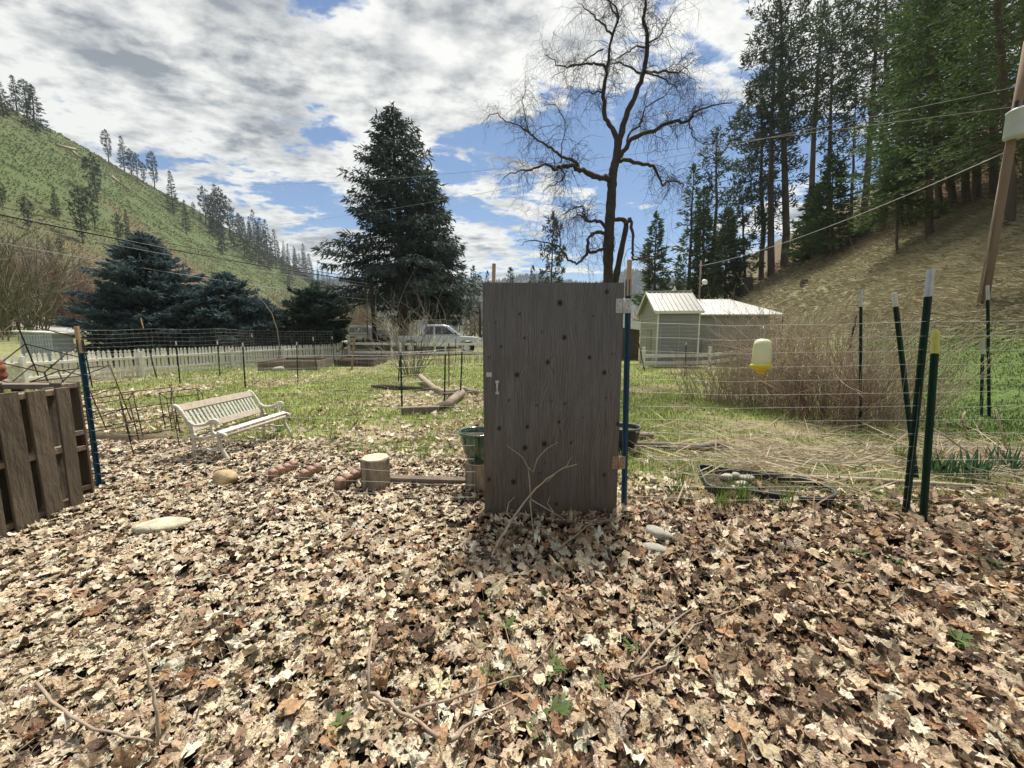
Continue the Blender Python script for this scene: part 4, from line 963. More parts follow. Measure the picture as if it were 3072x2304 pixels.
def house():
    y = 21.5; a = at(2075, 1050, y); b = at(2322, 1050, y); x0, x1 = a.x, b.x; z0 = h((x0 + x1) / 2, y + 1); ev = at(2200, 934, y).z - z0; rg = at(2190, 893, y + 3).z - z0; d_ = 5.2
    T = thing('white_roofed_building', 'low building with white metal roof and grey siding behind the small shed', 'building', (x0, y, z0 - .15), 0, local=True); w = x1 - x0
    MB().box((w / 2 - .2, d_ / 2, ev / 2), (w - .4, d_, ev)).obj('wall_core', 'siding_grey', T)
    n = 15
    for i in range(n): MB().box((w / 2 - .2, -.006, (i + .5) * ev / n), (w - .4, .02, ev / n - .008), Matrix.Rotation(R(-6), 3, 'X')).obj('siding_board', 'siding_grey', T)
    P_ = [Vector((-.3, -.35, ev - .02)), Vector((w + .15, -.35, ev - .02)), Vector((w - 1.3, d_ / 2, rg)), Vector((-.3, d_ / 2, rg)), Vector((-.3, d_ + .35, ev - .02)), Vector((w + .15, d_ + .35, ev - .02))]
    r_ = MB().add(P_ + [q + Vector((0, 0, -.06)) for q in P_], [(0, 1, 2, 3), (3, 2, 5, 4), (1, 5, 2), (0, 6, 7, 1), (1, 7, 11, 5), (4, 5, 11, 10), (0, 3, 9, 6), (3, 4, 10, 9), (6, 9, 8, 7), (9, 10, 11, 8), (7, 8, 11)]).obj('roof', 'roof_white', T)
    nn = Vector((1, 0, 0)).cross(P_[3] - P_[0]).normalized()
    for i in range(20):
        t = i / 19; e = P_[0].lerp(P_[1], t); q = P_[3].lerp(P_[2], t) if True else e
        e2 = P_[0] + Vector(((w + .45) * t, 0, 0)); top = P_[3] + Vector(((w - 1.0) * t, 0, 0)); MB().bar(e2 + nn * .012, top + nn * .012, .05, .03, nn).obj('roof_rib', 'roof_white', r_)
house()
# part of another roof seen between the door post and the shed
q = at(1893, 960, 24.0); zq = h(q.x, 24)
T = thing('far_outbuilding', 'corner of a dark outbuilding with pale roof between door post and shed', 'building', (q.x, 24.0, zq))
MB().box((q.x, 25.0, zq + 1.0), (1.1, 2.0, 2.0)).obj('wall', 'dark_wood', T); MB().box((q.x, 24.9, zq + 2.15), (1.5, 2.6, .5), Matrix.Rotation(R(8), 3, 'Y')).obj('roof', 'roof_white', T)

# ---------------------------------------------------------------- vehicles
def wheel(T, c, r, w):
    x, y, z = c; n = 28; prof = [(r * .62, -w / 2), (r * .94, -w / 2), (r, -w / 2 + .03), (r, w / 2 - .03), (r * .94, w / 2), (r * .62, w / 2)]
    M = Matrix.Rotation(R(90), 3, 'X'); wh = MB().lathe(prof, n, (0, 0, 0), closed=False); wh.v = [tuple(M @ Vector(q) + Vector(c)) for q in wh.v]; o_ = wh.obj('wheel', 'tyre', T, smooth=True)
    rm = MB().lathe([(.02, -w / 2 + .015), (r * .3, -w / 2 + .03), (r * .62, -w / 2 + .01), (r * .64, w / 2)], n, (0, 0, 0)); rm.v = [tuple(Matrix.Rotation(R(90), 3, 'X') @ Vector((q[0], q[1], -q[2])) + Vector(c)) for q in rm.v]; rm.obj('rim', 'alloy', o_, smooth=True)
def truck():
    # local: nose towards +x, near side faces -y
    y = 27.6; a = at(1188, 1060, y); b = at(1449, 1060, y); L = b.x - a.x; c = (a + b) / 2; z = h(c.x, y); K = L / 5.9
    T = thing('pickup_truck', 'silver four-door pickup truck parked behind the white rail fence', 'truck', (c.x, y, z), R(2), local=True)
    W_ = .97 * K; S = lambda pts: [(p_[0] * K, p_[1] * K) for p_ in pts]
    def ext(poly, y0, y1, nm, m, par=T, bevel=.03, smooth=False):
        return MB().prism(S(poly), abs(y1 - y0), Matrix.Translation((0, (y0 + y1) / 2, 0))).obj(nm, m, par, bevel=bevel)
    fw, rw, wr = 1.92, -1.72, .40
    def arch(cx): return [(cx + .50 * math.cos(t), .42 + .50 * math.sin(t)) for t in [math.pi * k / 8 for k in range(9)]]
    body = [(-2.93, .62), (-2.93, 1.10), (-2.88, 1.20), (-.95, 1.20), (1.35, 1.20), (2.35, 1.14), (2.72, 1.08), (2.88, .98), (2.93, .75), (2.93, .52), (2.6, .48)] + [(fw + .50, .42)] + arch(fw)[1:-1] + [(fw - .5, .42), (rw + .50, .42)] + arch(rw)[1:-1] + [(rw - .5, .42), (-2.8, .5)]
    bod = ext(body, -W_, W_, 'body', 'truck_silver', bevel=.035)
    cab = [(-.98, 1.19), (-1.02, 1.55), (-.93, 1.86), (-.7, 1.93), (.42, 1.92), (.75, 1.84), (1.55, 1.22), (1.45, 1.19)]
    cb = MB(); p1 = S(cab)
    vs = [Vector((p_[0], sg * (W_ * .985 - (p_[1] / K - 1.19) * .22 * K), p_[1])) for sg in (-1, 1) for p_ in p1]; n = len(p1)
    cb.add(vs, [tuple(range(n)), tuple(n + i for i in reversed(range(n)))] + [((i + 1) % n, i, n + i, n + (i + 1) % n) for i in range(n)]); cab_o = cb.obj('cab', 'truck_silver', T, bevel=.04)
    def side_pane(poly, nm):
        for sg in (-1,):
            v2 = [Vector((p_[0] * K, sg * (W_ * .985 - (p_[1] - 1.19) * .22 * K + .006), p_[1] * K)) for p_ in poly]; v3 = [q + Vector((0, -sg * .02, 0)) for q in v2]; k = len(poly)
            MB().add(v2 + v3, [tuple(range(k)), tuple(k + i for i in reversed(range(k)))] + [((i + 1) % k, i, k + i, k + (i + 1) % k) for i in range(k)]).obj(nm, 'glass_dark', cab_o)
    side_pane([(-.78, 1.27), (-.82, 1.55), (-.74, 1.79), (-.22, 1.81), (-.22, 1.27)], 'side_window'); side_pane([(-.12, 1.27), (-.12, 1.81), (.40, 1.80), (.62, 1.72), (1.18, 1.28)], 'side_window')
    v2 = [Vector((p_[0] * K, sg * (W_ * .90 - (p_[1] - 1.19) * .20 * K), p_[1] * K)) + Vector((.012, 0, .010)) for p_, sg in (((1.46, 1.27), -1), ((1.46, 1.27), 1), ((.80, 1.80), 1), ((.80, 1.80), -1))]
    MB().add(v2, [(0, 1, 2, 3)]).obj('windshield', 'glass_sky', cab_o)
    MB().box((-1.95 * K, 0, 1.205 * K), (1.78 * K, W_ * 1.7, .02)).obj('truck_bed', 'black_trim', T)
    for x in (-.98, -.17, 1.25): MB().box((x * K, -W_ - .004, .86 * K), (.012 * K, .01, .68 * K)).obj('door_seam', 'black_trim', T)
    for x in (-.35, .42): MB().box((x * K - .0, -W_ - .018, 1.06 * K), (.17 * K, .03, .04 * K)).obj('door_handle', 'chrome', T, bevel=.006)
    MB().box((1.22 * K, -W_ - .11, 1.33 * K), (.12 * K, .20, .17 * K)).obj('side_mirror', 'black_trim', T, bevel=.03)
    for sg in (-1, 1):
        MB().box((2.84 * K, sg * W_ * .78, .96 * K), (.14 * K, .34 * K, .18 * K)).obj('headlight', 'glass_sky', T, bevel=.03)
        MB().box((-2.92 * K, sg * W_ * .92, .98 * K), (.07 * K, .17 * K, .36 * K)).obj('taillight', 'tail_red', T, bevel=.02)
    MB().box((2.90 * K, 0, .86 * K), (.10 * K, W_ * 1.1, .34 * K)).obj('grille', 'chrome', T, bevel=.03)
    MB().box((2.94 * K, 0, .56 * K), (.16 * K, W_ * 1.96, .24 * K)).obj('front_bumper', 'chrome', T, bevel=.04); MB().box((-2.97 * K, 0, .60 * K), (.14 * K, W_ * 1.92, .20 * K)).obj('rear_bumper', 'chrome', T, bevel=.04)
    MB().box((.1 * K, -W_ - .03, .46 * K), (2.3 * K, .10, .06 * K)).obj('running_board', 'black_trim', T, bevel=.01)
    for x in (fw, rw):
        for sg in (-1, 1): wheel(T, (x * K, sg * (W_ - .12), .40 * K), .40 * K, .25 * K)
truck()
def van(label, u0, u1, vt, y, m):
    a = at(u0, 1012, y); b = at(u1, 1012, y); L = b.x - a.x; z = h((a.x + b.x) / 2, y); top = at(u0, vt, y).z - z; Hh = top
    T = thing('parked_van', label, 'van', ((a.x + b.x) / 2, y, z), 0, local=True); W_ = .95
    poly = [(-.5, .22), (-.5, .55), (-.46, .78), (-.38, .97), (-.2, 1.0), (.3, .99), (.42, .90), (.48, .62), (.5, .45), (.5, .22)]
    body = MB().prism([(p_[0] * L, p_[1] * Hh) for p_ in poly], 2 * W_).obj('body', m, T, bevel=.06)
    for x0, x1 in ((-.40, -.16), (-.12, .12), (.16, .38)): MB().box(((x0 + x1) / 2 * L, -W_ - .005, .74 * Hh), ((x1 - x0) * L, .02, .26 * Hh)).obj('window', 'glass_sky', body, bevel=.02)
    MB().box((0, -W_ - .004, .5 * Hh), (L * .98, .012, .03)).obj('side_trim', 'black_trim', T)
    for x in (-.30, .32):
        for sg in (-1, 1): wheel(T, (x * L, sg * (W_ - .1), .34), .34, .2)
van('white van parked beyond the rail fence, left of the truck', 1056, 1122, 976, 33.5, 'vehicle_white')
van('pale vehicle half hidden right of the dark utility pole', 1130, 1172, 986, 36.0, 'vehicle_white')

# ---------------------------------------------------------------- utility poles and overhead lines
def pole(pts, r0, r1, label, m, arm=None):
    T = thing('utility_pole', label, 'utility pole', pts[0]); MB().tube(pts, [r0 + (r1 - r0) * i / (len(pts) - 1) for i in range(len(pts))], 12).obj('shaft', m, T, smooth=True); return T
y = 27.8; b0 = at(1128, 1060, y); b0.z = h(b0.x, y); tp = at(1110, 800, y)
TP = pole([b0 - Vector((0, 0, .3)), b0.lerp(tp, .5), tp], .17, .12, 'dark utility pole left of the big spruce, lines attached', 'pole_dark')
MB().tube([at(1097, 838, y), at(1113, 842, y)], .05, 6).obj('insulator', 'pole_dark', TP); MB().box(at(1104, 836, y), (.35, .14, .12)).obj('crossarm', 'pole_dark', TP)
y = 38; b1 = at(1441, 1030, y); pole([b1, at(1440, 905, y)], .12, .09, 'thin dark pole just left of the door top', 'pole_dark')
y = 31; b1 = at(1103, 1040, y); pole([b1, at(1100, 880, y)], .07, .05, 'slim bare pole left of the dark utility pole', 'twig')
# leaning pole with transformer on the right
b0 = gnd(2944, 932); y = b0.y; tp = at(3086, 120, y - .1)
TR = pole([b0 - Vector((0, 0, .4)), b0.lerp(tp, .33), b0.lerp(tp, .66), tp], .105, .08, 'brown wooden utility pole with pale transformer on the right slope', 'pole_wood')
MB().tube([b0 + Vector((-.14, -.05, -.1)), b0.lerp(at(3020, 470, y), .55) + Vector((-.14, -.04, 0)), at(3012, 470, y)], .022, 6).obj('conduit', 'pale_log', TR, smooth=True)
tc_ = at(3056, 372, y - .22); rt = .23; ht = .62
tr = MB().lathe([(rt * .96, -ht / 2), (rt, -ht / 2 + .03), (rt, ht / 2 - .05), (rt * 1.04, ht / 2 - .04), (rt * 1.04, ht / 2), (rt * .7, ht / 2 + .05), (.02, ht / 2 + .06)], 24, tc_).obj('transformer', 'transformer_grey', TR, smooth=True)
MB().tube([tc_ + Vector((-.12, 0, ht / 2)), tc_ + Vector((-.12, 0, ht / 2 + .22))], .04, 8).obj('bushing', 'dark_pot', tr); MB().box(tc_ + Vector((.12, .22, 0)), (.16, .16, .25)).obj('bracket', 'galvanized', tr)
# mast with satellite dish behind the small shed
y = 24; b0 = at(2101, 890, y); zb = h(b0.x, y); MT = thing('antenna_mast', 'thin brown mast with white satellite dish behind the small shed', 'mast', (b0.x, y, zb))
MB().tube([(b0.x, y, zb), at(2103, 782, y)], .045, 8).obj('mast', 'pole_wood', MT, smooth=True)
dc = at(2114, 846, y - .15); dm = MB().lathe([(.002, .03), (.12, .022), (.17, .0), (.175, .006), (.12, .030), (.002, .04)], 20, (0, 0, 0), closed=False); Md = Matrix.Rotation(R(70), 3, 'X'); dm.v = [tuple(Md @ Vector(q) + dc) for q in dm.v]; dm.obj('dish', 'roof_white', MT, smooth=True)
MB().tube([dc, at(2104, 858, y)], .02, 6).obj('dish_arm', 'galvanized', MT)
def cable(p0, p1, sag, r, label, m, n=24, group='overhead lines'):
    p0, p1 = Vector(p0), Vector(p1); pts = [p0.lerp(p1, i / n) - Vector((0, 0, sag * 4 * (i / n) * (1 - i / n))) for i in range(n + 1)]
    tag(MB().tube(pts, r, 5).obj('overhead_line', m, None, smooth=True), label, 'cable', group)
yl = 16.0; ye = 27.8
for (u0, v0, u1, v1, r, lab, m) in ((-260, 560, 1108, 838, .016, 'uppermost thin black overhead line crossing the left hill', 'cable_black'), (-260, 588, 1108, 846, .030, 'thick black overhead cable below the uppermost line at left', 'cable_black'),
                                    (-260, 580, 1110, 852, .009, 'thin pale line just above the thick black cable', 'cable_pale'), (-260, 612, 1110, 860, .009, 'thin pale line just below the thick black cable', 'cable_pale'), (-260, 680, 1112, 900, .012, 'lowest pale overhead line crossing above the blue spruces', 'cable_pale')):
    cable(at(u0, v0, yl), at(u1, v1, ye), .25, r, lab, m)
cable(at(2104, 797, 24), at(3020, 455, gnd(2944, 932).y), .35, .010, 'pale service line from the mast up to the leaning pole', 'cable_pale')
cable(at(3058, 318, 11), at(560, 540, 60), 1.2, .009, 'upper thin line crossing the sky behind the bare tree', 'cable_pale', 40)
cable(at(3075, 255, 11), at(500, 690, 60), 1.2, .009, 'lower thin line crossing the sky behind the bare tree', 'cable_pale', 40)
for (u0, v0, u1, v1, lab) in ((170, 437, 226, 450, 'longest pale fallen log high on the left hill'), (219, 457, 242, 476, 'short pale fallen log below the longest one on the hill'), (337, 532, 364, 556, 'pale fallen log pointing downhill in the middle of the left hill')):
    p0, p1 = gnd(u0, v0), gnd(u1, v1)
    if p0.length < 600 and p1.length < 600: tag(MB().tube([p0 + Vector((0, 0, .35)), p1 + Vector((0, 0, .35))], [.42, .3], 8).obj('hill_log', 'pale_log', None, smooth=True), lab, 'log', 'fallen logs on the left hill')
# hillside stumps and fallen logs
for i, (u, v, w_, hh, lab) in enumerate(((2243, 884, 24, 50, 'dark tree stump on the dry slope above the white roof'), (2412, 860, 18, 20, 'low dark stump at the foot of the dry slope'))):
    b = gnd(u, v); r = w_ / 2 / FPX * b.y; hh = hh / FPX * b.y
    tag(MB().lathe([(r * 1.25, -.3), (r * 1.05, .1), (r, hh * .8), (r * .9, hh), (.02, hh * .95)], 14, b, lambda i_, j: 1 + .1 * math.sin(j * 2.2 + i_)).obj('tree_stump', 'bark_stump', None, smooth=False), lab, 'stump')

# ---------------------------------------------------------------- conifers
def conifer(seed, hgt, cb, rmax, kind, n_br, per_m, ulen, uwid, cols, lean=0.0, tr=None, droop=.25, ragged=.3):
    """returns (trunk polyline, radii, crown V, F, colours). kind: spruce / fir / pine / blue"""
    rng = np.random.default_rng(seed); tr = tr or hgt * .014
    zt = np.linspace(0, hgt, 9); wx = np.cumsum(rng.normal(0, hgt * .004, 9)) + lean * zt; wy = np.cumsum(rng.normal(0, hgt * .004, 9)); wx[0] = wy[0] = 0
    trunk = np.stack([wx, wy, zt], 1); rad = tr * (1 - zt / hgt) ** .75 + .012 * hgt * .08
    P_, D_, Lr = [], [], []; stems = []
    for i in range(n_br):
        f = (i + rng.uniform(0, 1)) / n_br
        if kind == 'pine': f = f ** .9
        z = cb + (hgt - cb) * f * .985
        top = 1 - f
        if kind == 'pine': prof = (.35 + .65 * np.sin(np.pi * min(1, .18 + top * .80))) * (1 if top > .12 else top / .12 * .8 + .2)
        elif kind == 'fir': prof = top ** .8 * .97 + .04
        elif kind == 'blue': prof = np.sin(np.pi * .5 * min(1, top * 1.25)) ** .9 * .97 + .05
        elif kind == 'juniper': prof = min(1, top * 2.2) ** .5 * .95 + .05
        else: prof = min(1, top * 1.12) ** .78 * .97 + .03
        L = rmax * prof * rng.uniform(1 - ragged, 1 + ragged * .5)
        az = i * 2.39996 + rng.normal(0, .35); cx = np.interp(z, zt, wx); cy = np.interp(z, zt, wy)
        o = np.array([np.cos(az), np.sin(az), 0.0]); sgn = np.array([-np.sin(az), np.cos(az), 0.0])
        if kind == 'pine': rise0, sagk = rng.uniform(.0, .5), rng.uniform(.0, .45)
        elif kind == 'blue': rise0, sagk = rng.uniform(-.05, .25) + .25 * f, .12
        elif kind == 'juniper': rise0, sagk = rng.uniform(.1, .7), .0
        else: rise0, sagk = .40 * f + rng.uniform(-.12, .10), droop * (1 - .6 * f)
        k = max(4, int(L / (hgt * .05)) + 3); t = np.linspace(0, 1, k)
        curve = np.array([cx, cy, z]) + o * (L * t)[:, None]; curve[:, 2] += L * (rise0 * t - sagk * 1.6 * t ** 1.6 + sagk * .9 * t ** 4)
        if kind == 'pine': curve += sgn * (L * .14 * rng.normal() * t ** 2)[:, None]
        if L > hgt * .035: stems.append((curve, max(.006, tr * .20 * (L / rmax) ** .8) * (1 - .85 * t)))
        m = max(6, int(per_m * L))
        if kind == 'pine': tt = np.clip(1 - np.abs(rng.normal(0, .30, m)), .15, 1.02)
        else: tt = rng.uniform(.10, 1.02, m) ** .72
        q = np.stack([np.interp(tt, t, curve[:, a]) for a in range(3)], 1)
        wloc = L * (.30 if kind != 'pine' else .16) * (1.15 - tt) ** .8 + hgt * .008
        off = rng.normal(0, 1, m) * wloc * .55; q = q + sgn * off[:, None]; q[:, 2] += rng.normal(0, 1, m) * (hgt * (.012 if kind == 'pine' else .006)) - np.abs(off) * .12
        bd = nrm(np.gradient(curve, axis=0)); bdq = np.stack([np.interp(tt, t, bd[:, a]) for a in range(3)], 1)
        if kind == 'pine': d = bdq * .5 + rng.normal(0, .75, (m, 3)) + np.array([0, 0, .25])
        elif kind == 'spruce': d = bdq * .55 + sgn * (np.sign(off) * rng.uniform(.2, .9, m))[:, None] + np.array([0, 0, -1.0]) * rng.uniform(.0, 1.15, m)[:, None] + rng.normal(0, .22, (m, 3))
        else: d = bdq * .8 + sgn * (np.sign(off) * rng.uniform(.2, .9, m))[:, None] + rng.normal(0, .35, (m, 3)) + np.array([0, 0, .22 if kind == 'juniper' else .02])
        P_.append(q); D_.append(d); Lr.append(np.full(m, rng.uniform(.8, 1.2)))
    # leader shoots at the very top
    m = 40; q = np.stack([np.full(m, wx[-1]), np.full(m, wy[-1]), hgt * (1 - .05 * rng.uniform(0, 1, m))], 1); P_.append(q); D_.append(rng.normal(0, .5, (m, 3)) + np.array([0, 0, .9])); Lr.append(np.full(m, .7))
    Pn, Dn, Ln = np.concatenate(P_), np.concatenate(D_), np.concatenate(Lr); n = len(Pn)
    L = ulen * rng.uniform(.55, 1.35, n) * Ln; V, F = kites(Pn, Dn, L, uwid * rng.uniform(.6, 1.3, n), rng, wide=.4)
    ca, cb_ = np.array(cols[0]), np.array(cols[1]); mixv = np.clip(rng.beta(1.6, 2.2, n), 0, 1)[:, None]; C = ca * (1 - mixv) + cb_ * mixv
    return trunk, rad, stems, V, F, np.repeat(C, 4, axis=0)
def plant_tree(name, label, cat, base, tree, group=None, bark='pine_bark', scale=(1, 1, 1), rz=0.0):
    trunk, rad, stems, V, F, C = tree
    T = thing(name, label, cat, base, rz, group, local=True); T.scale = scale
    tb = TB(8); tb.add(trunk, rad); tb.obj('trunk', bark, T)
    c = npmesh('crown', V, F, 'foliage', T, col=C)
    if stems:
        sb = TB(4)
        for p_, r_ in stems: sb.add(p_, r_)
        sb.obj('branches', bark, c)['kind'] = 'stuff'
    return T
def again(proto, name, label, base, scale, rz, group):
    c = copy_tree(proto); c.name = name; c.location = base; c.scale = scale; c.rotation_euler = (0, 0, rz); tag(c, label, None, group); return c
GR = ((.028, .048, .040), (.070, .105, .080)); GB = ((.032, .066, .075), (.135, .19, .195)); GF = ((.040, .078, .024), (.115, .170, .050)); GP = ((.036, .060, .030), (.085, .115, .055)); GJ = ((.020, .040, .034), (.060, .09, .07))

# the big spruce pair in the middle
y = 33.0; b = at(1212, 1050, y); b.z = h(b.x, y); top = at(1211, 312, y).z - b.z; r = 205 / FPX * y
plant_tree('big_spruce', 'tall dark spruce in the centre, left and taller of the pair', 'spruce tree', b, conifer(3, top, top * .22, r * 1.06, 'spruce', 230, 40, .46, .11, GR, tr=.42, droop=.30, ragged=.42), bark='pine_bark')
y = 35.5; b = at(1300, 1050, y); b.z = h(b.x, y); top = at(1320, 505, y).z - b.z
plant_tree('big_spruce', 'shorter dark spruce at the right side of the tall central spruce', 'spruce tree', b, conifer(5, top, top * .16, 130 / FPX * y, 'spruce', 160, 44, .46, .12, GR, tr=.36, droop=.26, ragged=.35), bark='pine_bark')
# blue spruces beyond the picket fence
def blue(u, vt, y, wpx, label, seed, n=190, kind='blue', cols=GB, per=84):
    b = at(u, 1050, y); b.z = h(b.x, y); t_ = at(u, vt, y).z - b.z
    plant_tree('blue_spruce', label, 'spruce tree', b, conifer(seed, t_, t_ * .03, wpx / 2 / FPX * y, kind, n, per, .27, .085, cols, tr=.16, droop=.18, ragged=.3), 'blue spruces beyond the picket fence')
blue(462, 700, 21.5, 315, 'largest blue spruce with a narrow top behind the picket fence', 11, 260)
blue(352, 850, 20.5, 120, 'low blue spruce bulging at the left of the largest one', 15, 100)
blue(690, 818, 23.0, 250, 'bushy blue spruce right of the largest one', 12, 190)
blue(590, 880, 21.5, 190, 'low blue spruce filling the gap between the two bushy ones', 16, 120)
blue(800, 900, 23.5, 190, 'low blue spruce right of the bushy one', 14, 120)
blue(950, 872, 24.0, 175, 'dark rounded evergreen at the right end of the blue spruce row', 13, 160, 'juniper', GJ)

# ---------------------------------------------------------------- pines and firs on the right-hand slope
RG = 'pines and firs on the right slope'
pines = []
def slope_tree(kind, ub, vb, ut, vt, rpx, label, seed, y=None, cbf=None, cols=None, n=None, per=None):
    b = gnd(ub, vb) if y is None else Vector(at(ub, vb, y)[:])
    if y is None and b.y > 56: y = 48 + seed % 7; b = at(ub, vb, y)
    if y is not None: b.z = h(b.x, b.y)
    t = at(ut, vt, b.y); hgt = t.z - b.z; r = rpx / FPX * b.y; lean = (t.x - b.x) / hgt; dist = b.y
    u_ = dist * .0135
    if kind == 'pine': tree = conifer(seed, hgt, hgt * (cbf if cbf is not None else .35), r, 'pine', n or 84, per or 16, u_ * .95, u_ * .23, cols or GP, lean, tr=hgt * .0125, ragged=.55)
    else: tree = conifer(seed, hgt, hgt * (cbf if cbf is not None else .14), r, 'fir', n or 140, per or 27, u_ * .95, u_ * .25, cols or GF, lean, tr=hgt * .012, droop=.22, ragged=.6)
    plant_tree('pine_tree' if kind == 'pine' else 'fir_tree', label, 'pine tree' if kind == 'pine' else 'fir tree', b, tree, RG)
slope_tree('pine', 2316, 800, 2322, 30, 95, 'tall pine at the left of the closely paired trunks on the slope', 31, cbf=.16, per=24)
slope_tree('pine', 2352, 800, 2336, -60, 80, 'tall bare-trunked pine at the right of the closely paired trunks', 32, cbf=.42)
slope_tree('pine', 2420, 782, 2462, 10, 105, 'tall pine leaning right with a long bare trunk', 33, cbf=.52)
slope_tree('pine', 2594, 706, 2624, -80, 120, 'tall straight pine in the middle of the right slope', 34, cbf=.48)
slope_tree('pine', 2648, 690, 2652, -40, 90, 'slender pine right of the tall straight one', 35, cbf=.45)
slope_tree('pine', 2556, 700, 2566, 300, 45, 'small dead-looking pine between the tall trunks', 36, cbf=.3, n=50, per=14)
slope_tree('pine', 2147, 745, 2158, 385, 55, 'slim pine with sparse top left of the young dense fir', 37, cbf=.15)
slope_tree('fir', 2069, 868, 2072, 495, 62, 'open-branched fir behind the small shed ridge', 38, cbf=.06, per=15)
slope_tree('fir', 1970, 880, 1968, 640, 66, 'rounded evergreen behind the shed, next to the door post', 39, cbf=.05)
slope_tree('fir', 2178, 872, 2188, 632, 66, 'dense bright green young fir above the white roof', 40, cbf=.12, per=30)
slope_tree('pine', 2240, 820, 2226, 540, 60, 'dark pine behind the dense bright green fir', 41, cbf=.08)
slope_tree('fir', 2036, 860, 2040, 770, 24, 'small fir between the rounded evergreen and open-branched fir', 42, cbf=.05, n=60)
slope_tree('fir', 2498, 768, 2500, 465, 92, 'dense green young fir left of the slope path', 43, cbf=.12, per=28)
slope_tree('fir', 2440, 778, 2438, 560, 55, 'dark young fir beside the leaning pine trunk', 44, cbf=.05)
slope_tree('fir', 2692, 762, 2690, 455, 95, 'young fir with a pale bare lower trunk', 45, cbf=.34, per=28)
slope_tree('fir', 2788, 712, 2790, -140, 200, 'large dense fir with a thick trunk on the slope', 46, cbf=.24, n=210, per=30)
slope_tree('fir', 3030, 674, 3034, -420, 200, 'large dark fir standing behind the leaning utility pole', 47, cbf=.22, n=210, per=30)
for i, (ub, vb, ut, vt, rp, kd, lab) in enumerate(((2822, 652, 2826, -120, 150, 'fir', 'dark fir just right of the thick-trunked one'), (2860, 622, 2870, -200, 130, 'pine', 'tall pine in the dark stand, left of its middle'), (2898, 612, 2905, -260, 170, 'fir', 'dark fir in the middle of the dense stand'),
                                                  (2930, 606, 2950, -300, 130, 'pine', 'tall pine right of the middle of the dense stand'), (2982, 592, 2990, -340, 190, 'fir', 'dark fir left of the leaning utility pole top'), (3085, 600, 3100, -300, 170, 'fir', 'dark fir cut by the right edge of the picture'),
                                                  (2728, 668, 2730, 40, 100, 'fir', 'dark fir between the slender pine and the large dense fir'), (2700, 690, 2706, -60, 90, 'pine', 'pine behind the young fir with bare trunk'), (2475, 770, 2486, 120, 60, 'pine', 'thin pine behind the leaning pine'),
                                                  (2285, 815, 2280, 250, 62, 'pine', 'slim dark pine left of the paired pine trunks'), (2115, 850, 2112, 560, 45, 'fir', 'thin dark fir behind the antenna mast'))):
    slope_tree(kd, ub, vb, ut, vt, rp, lab, 60 + i, cbf=(.4 if kd == 'pine' else .2))
# ---------------------------------------------------------------- pines on the grassy hill to the left
HG = 'pines on the grassy left hill'
protos = []
for k in range(5):
    kind = ('fir', 'fir', 'pine', 'fir', 'pine')[k]
    protos.append(conifer(80 + k, 20.0, 20 * (.14, .06, .18, .10, .10)[k], (2.6, 3.1, 2.2, 2.6, 2.6)[k], kind, (70, 80, 56, 72, 70)[k], 14, .85, .26, ((.026, .046, .028), (.055, .085, .048)), tr=.26, ragged=.55))
pmade = {}
def hill_tree(ub, vb, ut, vt, k, label, wide=1.0):
    b = gnd(ub, vb); v_ = vb
    lim = 300 if ub < 700 else 420
    while math.hypot(b.x, b.y) > lim and v_ < vb + 250: v_ += 3; b = gnd(ub, v_)
    t = at(ut, vt + (v_ - vb), b.y); s_ = max(.15, (t.z - b.z) / 20.0); rz = random.uniform(0, 6.28); sc = (s_ * wide, s_ * wide, s_)
    if k not in pmade: T = plant_tree('hill_pine', label, 'pine tree', b, protos[k], HG, scale=sc, rz=rz); pmade[k] = T
    else: again(pmade[k], 'hill_pine', label, b, sc, rz, HG)
random.seed(21)
